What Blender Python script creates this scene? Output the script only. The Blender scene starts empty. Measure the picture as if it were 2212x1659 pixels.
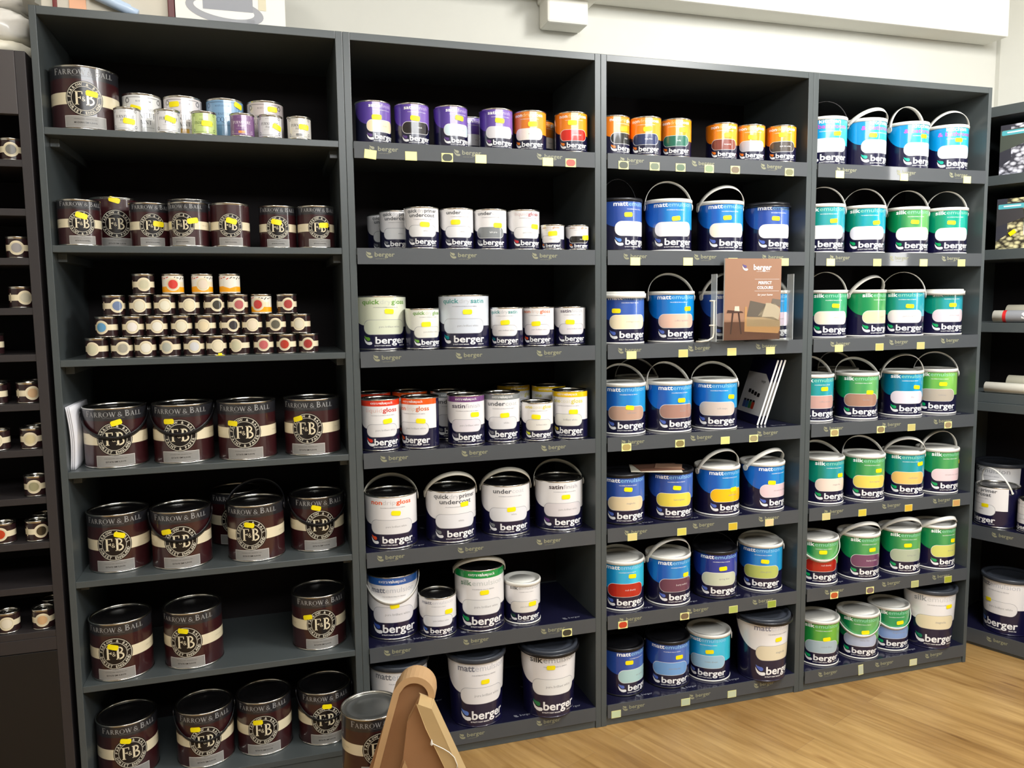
import bpy, math, random
from math import sin, cos, pi, radians, atan2
from mathutils import Vector, Matrix
from mathutils.geometry import tessellate_polygon
random.seed(7)
SC = bpy.context.scene
COL = SC.collection
# ------------------------------------------------------------------ camera
cd = bpy.data.cameras.new('camera'); cam = bpy.data.objects.new('camera', cd); COL.objects.link(cam)
R_ = Vector((0.95702062, -0.28976839, -0.01207537)); U_ = Vector((0.04046392, 0.09217975, 0.99491988)); F_ = Vector((0.28718323, 0.95264745, -0.09994309))
M = Matrix((R_, U_, -F_)).transposed().to_4x4(); M.translation = Vector((0.552498646, -2.30703501, 1.40098907))
cam.matrix_world = M
cd.sensor_fit = 'HORIZONTAL'; cd.sensor_width = 36.0; cd.lens = 1703.57713 / 2212 * 36.0; cd.clip_start = 0.02
SC.camera = cam
# ------------------------------------------------------------------ world, light, exposure
w = bpy.data.worlds.new('world'); SC.world = w; w.use_nodes = True
w.node_tree.nodes['Background'].inputs[0].default_value = (1, .96, .9, 1); w.node_tree.nodes['Background'].inputs[1].default_value = 0.02
SC.view_settings.view_transform = 'Standard'; SC.view_settings.look = 'None'; SC.view_settings.gamma = 1; SC.view_settings.use_curve_mapping = False
SC.view_settings.exposure = 0.38
def area(name, loc, target, sx, sy, power, col):
    l = bpy.data.lights.new(name, 'AREA'); l.shape = 'RECTANGLE'; l.size = sx; l.size_y = sy; l.energy = power; l.color = col
    o = bpy.data.objects.new(name, l); COL.objects.link(o); o.location = loc
    o.rotation_euler = (Vector(target) - Vector(loc)).to_track_quat('-Z', 'Y').to_euler()
    return o
area('ceiling_light_right', (2.5, -1.15, 2.9), (2.4, -.5, 0), .35, 1.4, 92, (1, .995, .975))
area('ceiling_light_left', (.1, -1.1, 2.9), (.1, -.5, 0), .3, 1.2, 12, (1, .985, .94))
area('front_fill_light', (1.7, -3.2, 2.88), (1.4, -.9, 0.4), 3.2, .7, 96, (.965, .985, 1))  # added fill from behind the camera, lifts the shelf fronts
area('daylight_right', (4.05, -1.5, 1.9), (1.5, .2, 1.5), .09, 1.15, 9, (1, 1, .98))
# ------------------------------------------------------------------ materials
def lin(c):
    c = c / 255.0
    return c / 12.92 if c <= .04045 else ((c + .055) / 1.055) ** 2.4
_m = {}
def mat(rgb, rough=.4, metal=0, name='paint', noise=0.0, coat=0.0, spec=None):
    k = (tuple(rgb), rough, metal, name, noise, coat)
    if k in _m: return _m[k]
    m = bpy.data.materials.new(name); m.use_nodes = True
    nt = m.node_tree; b = nt.nodes['Principled BSDF']
    col = (lin(rgb[0]), lin(rgb[1]), lin(rgb[2]), 1)
    b.inputs['Roughness'].default_value = rough; b.inputs['Metallic'].default_value = metal
    b.inputs['Coat Weight'].default_value = coat; b.inputs['Coat Roughness'].default_value = .045
    if spec is not None: b.inputs['Specular IOR Level'].default_value = spec
    if noise:
        tc = nt.nodes.new('ShaderNodeTexCoord'); n = nt.nodes.new('ShaderNodeTexNoise'); n.inputs['Scale'].default_value = 14; n.inputs['Detail'].default_value = 5
        mx = nt.nodes.new('ShaderNodeMix'); mx.data_type = 'RGBA'
        mx.inputs[6].default_value = tuple(x * (1 - noise) for x in col[:3]) + (1,); mx.inputs[7].default_value = tuple(min(1, x * (1 + noise)) for x in col[:3]) + (1,)
        nt.links.new(tc.outputs['Object'], n.inputs['Vector']); nt.links.new(n.outputs['Fac'], mx.inputs[0]); nt.links.new(mx.outputs[2], b.inputs['Base Color'])
    else:
        b.inputs['Base Color'].default_value = col
    _m[k] = m
    return m
def band_mat(a, b_, R):
    k = ('band', a, b_, R)
    if k in _m: return _m[k]
    if a == b_: return mat(a, .3, 0, 'printed_white', 0, .8)
    m = bpy.data.materials.new('printed_gradient_band'); m.use_nodes = True
    nt = m.node_tree; p = nt.nodes['Principled BSDF']; p.inputs['Roughness'].default_value = .3; p.inputs['Coat Weight'].default_value = .8; p.inputs['Coat Roughness'].default_value = .045
    tc = nt.nodes.new('ShaderNodeTexCoord'); sx = nt.nodes.new('ShaderNodeSeparateXYZ')
    ma = nt.nodes.new('ShaderNodeMath'); ma.operation = 'MULTIPLY_ADD'; ma.inputs[1].default_value = .55 / R; ma.inputs[2].default_value = .33
    wv = nt.nodes.new('ShaderNodeTexWave'); wv.inputs['Scale'].default_value = 6; wv.inputs['Distortion'].default_value = 3.5; wv.inputs['Detail'].default_value = 1
    m2 = nt.nodes.new('ShaderNodeMath'); m2.operation = 'MULTIPLY_ADD'; m2.inputs[1].default_value = .28
    mx = nt.nodes.new('ShaderNodeMix'); mx.data_type = 'RGBA'; mx.clamp_factor = True
    mx.inputs[6].default_value = (lin(a[0]), lin(a[1]), lin(a[2]), 1); mx.inputs[7].default_value = (lin(b_[0]), lin(b_[1]), lin(b_[2]), 1)
    L = nt.links.new
    L(tc.outputs['Object'], sx.inputs[0]); L(sx.outputs['X'], ma.inputs[0]); L(tc.outputs['Object'], wv.inputs['Vector']); L(wv.outputs['Fac'], m2.inputs[0]); L(ma.outputs[0], m2.inputs[2])
    L(m2.outputs[0], mx.inputs[0]); L(mx.outputs[2], p.inputs['Base Color'])
    _m[k] = m
    return m
PR = lambda c: mat(c, .3, 0, 'printed_ink', 0, .8)
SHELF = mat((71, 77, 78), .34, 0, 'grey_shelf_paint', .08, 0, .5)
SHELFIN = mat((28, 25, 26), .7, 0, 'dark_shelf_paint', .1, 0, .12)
RACK = mat((46, 42, 43), .45, 0, 'charcoal_rack_paint', .08)
LIP = mat((66, 70, 74), .55, 0, 'grey_card_edge', .05, .35)
TRAY = mat((22, 22, 44), .2, 0, 'navy_gloss_card', 0, .3)
NAVY = mat((15, 13, 50), .3, 0, 'navy_print', 0, .7)
SILVER = mat((205, 203, 196), .22, 1, 'tinplate')
BLACKLID = mat((20, 19, 20), .3, 0, 'black_lid', 0, .2)
GREYLID = mat((120, 122, 120), .32, .8, 'grey_tin_lid', .1)
WPL = mat((228, 226, 218), .35, 0, 'white_plastic')
GPL = mat((190, 186, 172), .4, 0, 'greyish_white_plastic')
BPL = mat((22, 22, 26), .35, 0, 'black_plastic')
DPL = mat((52, 56, 64), .35, 0, 'dark_grey_plastic')
YEL = mat((245, 225, 0), .45, 0, 'yellow_sticker_paper')
WHITE = mat((240, 240, 240), .3, 0, 'white_ink', 0, .8)
MAROON = mat((52, 20, 23), .3, 0, 'maroon_print', 0, .7)
CHAR = mat((34, 34, 38), .3, 0, 'charcoal_print', 0, .7)
CREAM = mat((226, 214, 182), .3, 0, 'cream_print', 0, .8)
BROWND = mat((42, 24, 26), .25, 0, 'dark_brown_print', 0, .2)
# ------------------------------------------------------------------ mesh helpers
class MB:
    def __init__(s): s.v = []; s.f = []; s.m = []; s.mats = []; s.n = None; s.sm = []
    def mi(s, m):
        if m not in s.mats: s.mats.append(m)
        return s.mats.index(m)
    def add(s, vs, fs, m, smooth=False):
        o = len(s.v); i = s.mi(m); s.v.extend(vs)
        for f in fs: s.f.append(tuple(k + o for k in f)); s.m.append(i); s.sm.append(smooth)
    def box(s, x0, x1, y0, y1, z0, z1, m):
        v = [(x, y, z) for z in (z0, z1) for y in (y0, y1) for x in (x0, x1)]
        s.add(v, [(0, 2, 3, 1), (4, 5, 7, 6), (0, 1, 5, 4), (1, 3, 7, 5), (3, 2, 6, 7), (2, 0, 4, 6)], m)
    def lathe(s, prof, m, seg=48, cx=0, cy=0, smooth=True, ms=None):
        o = []
        for r, z in prof:
            for k in range(seg):
                a = 2 * pi * k / seg; o.append((cx + r * sin(a), cy - r * cos(a), z))
        for i in range(len(prof) - 1):
            fs = [(i * seg + k, i * seg + (k + 1) % seg, (i + 1) * seg + (k + 1) % seg, (i + 1) * seg + k) for k in range(seg)]
            if i == 0: s.add(o, fs, ms[i] if ms else m, smooth); base = len(s.v) - len(o)
            else:
                mi = s.mi(ms[i] if ms else m)
                for f in fs: s.f.append(tuple(k + base for k in f)); s.m.append(mi); s.sm.append(smooth)
    def build(s, name, parent=None, normals=None, bevel=0):
        me = bpy.data.meshes.new(name); me.from_pydata(s.v, [], s.f)
        for m in s.mats: me.materials.append(m)
        me.polygons.foreach_set('material_index', s.m); me.polygons.foreach_set('use_smooth', [True] * len(s.f) if normals else s.sm)
        me.update()
        if normals: me.normals_split_custom_set_from_vertices(normals)
        o = bpy.data.objects.new(name, me); COL.objects.link(o)
        if parent: o.parent = parent
        if bevel:
            b = o.modifiers.new('bevel', 'BEVEL'); b.width = bevel; b.segments = 2; b.limit_method = 'ANGLE'
        return o
def prism(mb, pts, y0, y1, m, mside=None):
    """polygon in x,z extruded along y"""
    n = len(pts); v = [(x, y0, z) for x, z in pts] + [(x, y1, z) for x, z in pts]
    tr = tessellate_polygon([[Vector((x, z, 0)) for x, z in pts]])
    mb.add(v, [tuple(t) for t in tr], m); o = len(mb.v) - 2 * n; i = mb.mi(m); j = mb.mi(mside or m)
    for t in tr: mb.f.append(tuple(o + n + k for k in reversed(t))); mb.m.append(i); mb.sm.append(False)
    for k in range(n): mb.f.append((o + k, o + (k + 1) % n, o + n + (k + 1) % n, o + n + k)); mb.m.append(j); mb.sm.append(False)
def empty(name, loc, label, cat, rz=0, group=None):
    o = bpy.data.objects.new(name, None); COL.objects.link(o); o.empty_display_size = .05
    o.location = loc; o.rotation_euler = (0, 0, rz); o['label'] = label; o['category'] = cat
    if group: o['group'] = group
    return o
def tag(o, label, cat, group=None):
    o['label'] = label; o['category'] = cat
    if group: o['group'] = group
    return o
def shared(name, me_obj, parent, loc=(0, 0, 0), rot=None):
    c = me_obj.copy(); COL.objects.link(c); c.name = name; c.parent = parent; c.location = loc
    if rot: c.rotation_euler = rot
    return c
# ------------------------------------------------------------------ flat artwork: lists of 2-D triangles
_fc = {}
def glyphs(txt, bold=0.0, res=2):
    k = (txt, bold, res)
    if k in _fc: return _fc[k]
    c = bpy.data.curves.new('lettering', 'FONT'); c.body = txt; c.size = 1; c.resolution_u = res; c.offset = bold; c.fill_mode = 'FRONT'
    o = bpy.data.objects.new('lettering', c); COL.objects.link(o)
    me = o.to_mesh(); vs = [(v.co.x, v.co.y) for v in me.vertices]; me.calc_loop_triangles()
    T = []
    for t in me.loop_triangles:
        a, b, d = [vs[i] for i in t.vertices]
        if (b[0] - a[0]) * (d[1] - a[1]) - (b[1] - a[1]) * (d[0] - a[0]) < 0: b, d = d, b
        T.append((a, b, d))
    o.to_mesh_clear(); bpy.data.objects.remove(o); bpy.data.curves.remove(c)
    xs = [p[0] for t in T for p in t] or [0, 0]
    _fc[k] = (T, min(xs), max(xs)); return _fc[k]
def text(txt, x, y, h, bold=0.0, align='c', sx=1.0, res=2, maxw=None):
    """h = cap height"""
    T, x0, x1 = glyphs(txt, bold, res); s = h / .72; wd = (x1 - x0) * s * sx
    if maxw and wd > maxw: sx *= maxw / wd; wd = maxw
    ox = x - wd / 2 if align == 'c' else x
    return [tuple((ox + (p[0] - x0) * s * sx, y + p[1] * s) for p in t) for t in T], wd
def poly(pts):
    tr = tessellate_polygon([[Vector((x, y, 0)) for x, y in pts]]); out = []
    for t in tr:
        a, b, d = [pts[i] for i in t]
        if (b[0] - a[0]) * (d[1] - a[1]) - (b[1] - a[1]) * (d[0] - a[0]) < 0: b, d = d, b
        out.append((a, b, d))
    return out
def rect(x0, x1, y0, y1): return poly([(x0, y0), (x1, y0), (x1, y1), (x0, y1)])
def rrect(cx, cy, w, h, r, rot=0, n=6):
    r = min(r, w / 2, h / 2); P = []
    for qx, qy, a0 in ((1, 1, 0), (-1, 1, 90), (-1, -1, 180), (1, -1, 270)):
        for k in range(n + 1):
            a = radians(a0 + 90 * k / n); P.append((qx * (w / 2 - r) + r * cos(a), qy * (h / 2 - r) + r * sin(a)))
    c, s = cos(rot), sin(rot)
    return poly([(cx + x * c - y * s, cy + x * s + y * c) for x, y in P])
def disc(cx, cy, r, n=40): return poly([(cx + r * cos(2 * pi * k / n), cy + r * sin(2 * pi * k / n)) for k in range(n)])
def ring(cx, cy, r0, r1, n=40, a0=0, a1=2 * pi):
    out = []
    for k in range(n):
        a, b = a0 + (a1 - a0) * k / n, a0 + (a1 - a0) * (k + 1) / n
        p = [(cx + r * cos(t), cy + r * sin(t)) for r, t in ((r0, a), (r1, a), (r1, b), (r0, b))]
        out += [(p[0], p[1], p[2]), (p[0], p[2], p[3])]
    return out
def stroke(pts, w):
    out = []
    for (x0, y0), (x1, y1) in zip(pts, pts[1:]):
        L = math.hypot(x1 - x0, y1 - y0) or 1; nx, ny = -(y1 - y0) / L * w / 2, (x1 - x0) / L * w / 2
        a, b, c, d = (x0 + nx, y0 + ny), (x0 - nx, y0 - ny), (x1 - nx, y1 - ny), (x1 + nx, y1 + ny)
        out += [(a, b, c), (a, c, d)]
    return out
def arc(cx, cy, rx, ry, a0, a1, n=10): return [(cx + rx * cos(radians(a0 + (a1 - a0) * k / n)), cy + ry * sin(radians(a0 + (a1 - a0) * k / n))) for k in range(n + 1)]
TK, TN, SF = .15, .06, .05
def _st(x, y0=0, y1=1, w=TK): return stroke([(x, y0), (x, y1)], w) + stroke([(x - .14, y0 + .02), (x + .14, y0 + .02)], SF) + stroke([(x - .14, y1 - .02), (x + .14, y1 - .02)], SF)
SER = {
 'F': (.62, lambda: _st(.2) + stroke([(.2, .97), (.6, .97)], TN) + stroke([(.58, 1), (.58, .78)], TN) + stroke([(.2, .52), (.45, .52)], TN) + stroke([(.45, .62), (.45, .42)], TN)),
 'E': (.66, lambda: _st(.2) + stroke([(.2, .97), (.6, .97)], TN) + stroke([(.58, 1), (.58, .78)], TN) + stroke([(.2, .52), (.45, .52)], TN) + stroke([(.2, .03), (.62, .03)], TN) + stroke([(.6, 0), (.62, .24)], TN)),
 'L': (.62, lambda: _st(.2) + stroke([(.2, .03), (.6, .03)], TN) + stroke([(.58, 0), (.6, .26)], TN)),
 'I': (.38, lambda: _st(.19)),
 'A': (.78, lambda: stroke([(.1, 0), (.38, 1)], TN) + stroke([(.36, 1), (.66, 0)], TK) + stroke([(.2, .34), (.55, .34)], TN) + stroke([(0, .02), (.22, .02)], SF) + stroke([(.52, .02), (.78, .02)], SF)),
 'R': (.76, lambda: _st(.2) + stroke(arc(.25, .75, .3, .22, 90, -90), .11) + stroke([(.2, .97), (.28, .97)], TN) + stroke([(.2, .53), (.28, .53)], TN) + stroke([(.36, .52), (.66, .02)], .13) + stroke([(.62, .02), (.8, .02)], SF)),
 'P': (.66, lambda: _st(.2) + stroke(arc(.25, .74, .3, .23, 90, -90), .11) + stroke([(.2, .97), (.28, .97)], TN) + stroke([(.2, .51), (.28, .51)], TN)),
 'B': (.72, lambda: _st(.2) + stroke(arc(.25, .75, .27, .22, 90, -90), .11) + stroke(arc(.27, .27, .33, .25, 90, -90), .12) + stroke([(.2, .97), (.28, .97)], TN) + stroke([(.2, .53), (.28, .53)], TN) + stroke([(.2, .03), (.3, .03)], TN)),
 'O': (.86, lambda: stroke(arc(.42, .5, .35, .48, 35, 145), TN) + stroke(arc(.42, .5, .35, .48, 145, 215), TK) + stroke(arc(.42, .5, .35, .48, 215, 325), TN) + stroke(arc(.42, .5, .35, .48, -35, 35), TK)),
 'C': (.76, lambda: stroke(arc(.42, .5, .35, .48, 40, 145), TN) + stroke(arc(.42, .5, .35, .48, 145, 215), TK) + stroke(arc(.42, .5, .35, .48, 215, 320), TN) + stroke([(.69, .95), (.69, .72)], SF)),
 'G': (.84, lambda: SER['C'][1]() + stroke([(.68, .08), (.68, .42)], TK) + stroke([(.54, .42), (.8, .42)], SF)),
 'Q': (.88, lambda: SER['O'][1]() + stroke([(.42, .12), (.8, -.18)], .1)),
 'W': (1.08, lambda: stroke([(.1, 1), (.34, 0)], TK) + stroke([(.34, 0), (.54, .95)], TN) + stroke([(.5, 1), (.74, 0)], TK) + stroke([(.74, 0), (.98, 1)], TN) + stroke([(-.02, .98), (.24, .98)], SF) + stroke([(.4, .98), (.64, .98)], SF) + stroke([(.86, .98), (1.08, .98)], SF)),
 'N': (.84, lambda: _st(.16, w=TN) + stroke([(.14, .98), (.68, .02)], TK) + stroke([(.68, 0), (.68, 1)], TN) + stroke([(.56, .98), (.8, .98)], SF)),
 'U': (.8, lambda: stroke([(.18, .98), (.18, .3)], TK) + stroke(arc(.41, .3, .23, .28, 180, 360), .08) + stroke([(.64, .3), (.64, .98)], TN) + stroke([(.04, .98), (.32, .98)], SF) + stroke([(.52, .98), (.76, .98)], SF)),
 'T': (.7, lambda: _st(.34) + stroke([(.03, .97), (.65, .97)], TN) + stroke([(.04, 1), (.04, .78)], TN) + stroke([(.64, 1), (.64, .78)], TN)),
 'S': (.58, lambda: stroke(arc(.28, .74, .2, .23, 30, 200), .09) + stroke(arc(.28, .74, .2, .23, 200, 270) + arc(.28, .26, .22, .24, 90, -20), .13) + stroke(arc(.28, .26, .22, .24, -20, -160), .09)),
 'H': (.84, lambda: _st(.18) + _st(.66) + stroke([(.18, .52), (.66, .52)], TN)),
 'K': (.78, lambda: _st(.2) + stroke([(.24, .45), (.62, .98)], TN) + stroke([(.34, .55), (.66, .02)], .13) + stroke([(.5, .98), (.74, .98)], SF) + stroke([(.54, .02), (.8, .02)], SF)),
 'X': (.76, lambda: stroke([(.12, .98), (.62, .02)], TK) + stroke([(.6, .98), (.1, .02)], TN) + stroke([(0, .02), (.24, .02)], SF) + stroke([(.5, .02), (.76, .02)], SF)),
 'Y': (.74, lambda: stroke([(.1, .98), (.36, .48)], TK) + stroke([(.62, .98), (.36, .48)], TN) + stroke([(.36, .5), (.36, 0)], TK) + stroke([(.22, .02), (.5, .02)], SF)),
 'D': (.84, lambda: _st(.2) + stroke(arc(.28, .5, .42, .47, 90, -90), .12) + stroke([(.2, .97), (.3, .97)], TN) + stroke([(.2, .03), (.3, .03)], TN)),
 'M': (1.0, lambda: _st(.14, w=TN) + stroke([(.14, .98), (.48, .1)], TK) + stroke([(.48, .1), (.82, .98)], TN) + _st(.84)),
 '&': (.84, lambda: stroke(arc(.34, .74, .17, .22, -40, 220), .08) + stroke([(.2, .62), (.7, .03)], .12) + stroke(arc(.32, .27, .25, .25, 110, 310), .1) + stroke([(.48, .08), (.72, .48)], TN)),
 ' ': (.12, lambda: []),
}
def serif(txt, x, y, h, align='c', big=None, sx=1.0, maxw=None):
    """hand built roman capitals; letters listed in big are taller"""
    adv = 0; out = []
    for i, ch in enumerate(txt):
        s = 1.0
        if big is not None and i in big: s = 1.28
        wd, fn = SER[ch]
        g = fn()
        out += [tuple(((adv + p[0] * s) * h * sx, p[1] * h * s) for p in t) for t in g]; adv += wd * s + .06
    tw = adv * h * sx; k = 1.0
    if maxw and tw > maxw: k = maxw / tw; tw = maxw
    ox = x - tw / 2 if align == 'c' else x
    r = []
    for t in out:
        t = tuple((ox + p[0] * k, y + p[1]) for p in t)
        a, b, d = t
        if (b[0] - a[0]) * (d[1] - a[1]) - (b[1] - a[1]) * (d[0] - a[0]) < 0: t = (a, d, b)
        r.append(t)
    return r, tw
def ringtext(txt, cx, cy, r, h, up=True, span=None):
    out = []; n = len(txt); span = span or n * h * 1.05 / r
    for i, ch in enumerate(txt):
        if ch == ' ': continue
        T, x0, x1 = glyphs(ch, .025, 1); s = h / .72; a = (i - (n - 1) / 2) / n * span
        th = pi / 2 - a if up else -pi / 2 + a
        rr = r if up else r + h
        bx, by = cx + rr * cos(th), cy + rr * sin(th); ro = th - pi / 2 if up else th + pi / 2
        c, q = cos(ro), sin(ro)
        for t in T:
            out.append(tuple((bx + ((p[0] - (x0 + x1) / 2) * s) * c - p[1] * s * q, by + ((p[0] - (x0 + x1) / 2) * s) * q + p[1] * s * c) for p in t))
    return out
STEP = radians(5)
def clip_strips(tri, du):
    us = [p[0] for p in tri]; k0 = math.floor(min(us) / du + 1e-6); k1 = math.ceil(max(us) / du - 1e-6)
    if k1 - k0 <= 1: return [tri]
    out = []
    for k in range(k0, k1):
        P = list(tri)
        for lim, sg in ((k * du, 1), ((k + 1) * du, -1)):
            Q = []
            for i in range(len(P)):
                a, b = P[i], P[(i + 1) % len(P)]; da, db = (a[0] - lim) * sg, (b[0] - lim) * sg
                if da >= 0: Q.append(a)
                if (da > 0 and db < 0) or (da < 0 and db > 0):
                    t = da / (da - db); Q.append((lim, a[1] + (b[1] - a[1]) * t))
            P = Q
            if len(P) < 3: break
        if len(P) >= 3: out.append(P)
    return out
class Wrap:
    """cylinder wall with artwork wrapped round it; u = arc length from label centre, v = height"""
    def __init__(s, R, H, z0, z1, base, dr=0.0):
        s.R, s.H, s.dr = R, H, dr; s.mb = MB(); s.n = []
        prof = [(s.rad(z), z) for z in (z0, z1)]
        s.mb.lathe(prof, base, 72)
        for r, z in prof:
            for k in range(72): a = 2 * pi * k / 72; s.n.append((sin(a), -cos(a), 0))
    def rad(s, z): return s.R + s.dr * (z / s.H - 1)
    def put(s, tris, layer, m):
        i = s.mb.mi(m); off = .00018 * layer; du = s.R * STEP
        for t in tris:
            for P in clip_strips(t, du):
                o = len(s.mb.v)
                for u, v in P:
                    a = u / s.R
                    r = s.rad(v) + off
                    # stay on the facet planes of the 72-sided wall
                    k = math.floor(a / STEP + 1e-9); fa = (a - k * STEP) / STEP
                    x = (sin(k * STEP) * (1 - fa) + sin((k + 1) * STEP) * fa); y = -(cos(k * STEP) * (1 - fa) + cos((k + 1) * STEP) * fa)
                    s.mb.v.append((x * r, y * r, v)); s.n.append((sin(a), -cos(a), 0))
                s.mb.f.append(tuple(range(o, o + len(P)))); s.mb.m.append(i); s.mb.sm.append(True)
    def build(s, name, parent): return s.mb.build(name, parent, normals=s.n)
def put_flat(mb, tris, m, fn, layer=1):
    """artwork on a flat panel: fn(u,v,off) -> point"""
    i = mb.mi(m)
    for t in tris:
        o = len(mb.v); mb.v.extend(fn(u, v, .0003 * layer) for u, v in t); mb.f.append((o, o + 1, o + 2)); mb.m.append(i); mb.sm.append(False)
def swoosh(x, y, h):
    """two leaves of the paint maker's mark: returns (upper leaf, lower crescent)"""
    w = h * .95
    up = poly([(x + w * a, y + h * b) for a, b in ((.0, 1.0), (.12, .9), (.32, .84), (.62, .8), (.74, .68), (.72, .5), (.55, .42), (.36, .47), (.14, .66), (.03, .84))])
    lo = poly([(x + w * a, y + h * b) for a, b in ((-.04, .78), (.08, .58), (.28, .38), (.5, .32), (.86, .34), (.98, .2), (.9, .05), (.62, 0), (.36, .06), (.12, .24), (0, .5))])
    return up, lo
# ------------------------------------------------------------------ tin artwork
def art_berger(W, d, plastic=False):
    R, H = W.R, W.H; g = d['evp'] is not None
    white = d['band'][0] == d['band'][1] or sum(d['band'][0]) > 560
    P = lambda th, v: (th * R, v * H)
    top = .995; pv0, pv1 = (.28, .52) if g else (.29, .555)
    if W.dr: pv0, pv1 = .35, .585
    yl = pv0 + (pv1 - pv0) * .62
    pts = [P(1.42, top), P(-2.05, top)]
    for k in range(1, 13):
        t = k / 12; pts.append(P(-2.05 + 1.35 * t, yl + (top - yl) * (1 - t) ** 2.3))
    pts += [P(.7, yl), P(.7, pv0 + (pv1 - pv0) * .5), P(1.42, pv0 + (pv1 - pv0) * .5)]
    W.put(poly(pts), 1, band_mat(d['band'][0], d['band'][1], R))
    if g:
        W.put(rect(-2.05 * R, 1.42 * R, .872 * H, top * H), 2, PR(d['evp']))
        a, wa = text('extra', 0, .91 * H, .052 * H, 0, 'l'); b, wb = text('value', 0, .91 * H, .052 * H, .02, 'l'); c, wc = text('pack', 0, .91 * H, .052 * H, 0, 'l')
        x = -(wa + wb + wc) / 2 - .002
        for T, wd in ((a, wa), (b, wb), (c, wc)):
            W.put([tuple((p[0] + x, p[1]) for p in t) for t in T], 3, WHITE); x += wd + .001
    # colour patch
    pw = .86 * 2 * R; ph = (pv1 - pv0) * H; pc = (pv0 + pv1) / 2 * H
    W.put(rrect(0, pc, pw + .0022, ph + .0022, ph * .48), 2, PR((150, 152, 158) if white and sum(d['pill']) > 500 else (238, 236, 236)))
    W.put(rrect(0, pc, pw, ph, ph * .47), 3, PR(d['pill']))
    if d['pt']:
        T, _ = text(d['pt'], .18 * R, pc - .01 * H, .038 * H, 0, res=1, maxw=1.1 * R)
        W.put(T, 4, PR(d['pc'] or ((150, 150, 152) if sum(d['pill']) > 330 else (230, 225, 225))))
    # title
    y = .755 if g else .85
    if W.dr: y = .835
    hs = .075 * H if not W.dr else .08 * H
    if H < .1: hs = .07 * H
    if len(d['title']) > 1: y += .015
    for ln in d['title']:
        parts = []; tot = 0
        for s_, b, c in ln:
            T, wd = text(s_, 0, 0, hs * 1.15, .02 if b else -.002, 'l', 1.32); parts.append((T, wd, c)); tot += wd + .0014
        k = min(1, 1.86 * R / tot); x = -tot * k / 2
        for T, wd, c in parts:
            W.put([tuple((p[0] * k + x, p[1] + y * H) for p in t) for t in T], 3, PR(c)); x += (wd + .0014) * k
        y -= .105
    tg = 'FOR INTERIOR WALLS & CEILINGS' if any('emul' in q[0] for ln in d['title'] for q in ln) else 'FOR INTERIOR & EXTERIOR WOOD & METAL'
    T, _ = text(tg, .05 * R, (y + .035) * H, .017 * H, .01, res=1, maxw=1.45 * R)
    W.put(T, 3, PR(d['title'][0][0][2] if not white else (150, 150, 156)))
    # maker's mark
    up, lo = swoosh(-.86 * R, .095 * H, .175 * H)
    W.put(up, 2, PR(d['lc'])); W.put(lo, 2, WHITE)
    T, _ = text('berger', .25 * R, .12 * H, .129 * H, .022, res=3, maxw=1.38 * R, sx=1.3)
    W.put(T, 3, WHITE)
    T, _ = text('QUALITY PAINT MAKERS', -.12 * R, .072 * H, .02 * H, .02, res=1, maxw=.75 * R); W.put(T, 3, WHITE)
    T, _ = text('SINCE 1760', .72 * R, .072 * H, .02 * H, .02, res=1, maxw=.36 * R); W.put(T, 3, WHITE)
RINGC = mat((205, 198, 180), .3, 0, 'badge_cream'); DARKB = mat((24, 20, 20), .25, 0, 'badge_dark')
def art_fb(W, d):
    R, H = W.R, W.H
    if d['hd']:
        W.put(rect(-pi * R, pi * R, .79 * H, .99 * H), 1, CHAR)
        T, _ = serif('FARROW & BALL', 0, 0.855 * H, .078 * H, big=(0, 9), sx=1.25, maxw=2.5 * R); W.put(T, 2, mat((150, 150, 150), .3, 0, 'grey_foil'))
        T, _ = text('CRAFTSMEN IN PAINT AND PAPER', 0, .828 * H, .016 * H, 0, res=1, maxw=1.3 * R); W.put(T, 2, mat((110, 110, 112), .3, 0, 'grey_ink'))
    W.put(rect(-pi * R, pi * R, .39 * H, .575 * H), 1, CREAM)
    for x in (-1.25, 1.25):
        T, _ = text('PAINT & PAPER', x * R, .475 * H, .016 * H, 0, res=1, maxw=.5 * R); W.put(T, 2, mat((170, 158, 130), .3, 0, 'fawn_ink'))
    cy = .485 * H; r = .265 * H
    W.put(disc(0, cy, r * 1.05), 2, DARKB); W.put(ring(0, cy, r * .965, r * 1.0), 3, RINGC); W.put(ring(0, cy, r * .70, r * .73), 3, RINGC)
    W.put(ringtext('FARROW & BALL', 0, cy, r * .765, r * .165, True, 3.1), 3, RINGC)
    W.put(ringtext(d.get('ring') or 'PAINT & PAPER', 0, cy, r * .765, r * .165, False, 2.7), 3, RINGC)
    T, _ = serif('F', -.3 * r, cy - .38 * r, .8 * r); W.put(T, 3, CREAM)
    T, _ = serif('B', .34 * r, cy - .38 * r, .8 * r); W.put(T, 3, CREAM)
    T, _ = serif('&', -.02 * r, cy - .16 * r, .27 * r); W.put(T, 4, CREAM)
    if d.get('rect') is not None:
        W.put(rect(-.62 * R, .62 * R, .035 * H, .215 * H), 2, mat((205, 203, 198), .3, 0, 'pale_edge')); W.put(rect(-.605 * R, .605 * R, .043 * H, .207 * H), 3, mat((142, 140, 136), .3, 0, 'grey_label'))
        T, _ = text(d['rect'] or 'ESTATE EMULSION', 0, .095 * H, .026 * H, .01, res=1, maxw=.75 * R); W.put(T, 4, DARKB)
        T, _ = text('FOR WALLS AND CEILINGS No. 2001', 0, .155 * H, .015 * H, 0, res=1, maxw=.9 * R); W.put(T, 4, mat((70, 68, 66), .3, 0, 'label_ink'))
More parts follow.
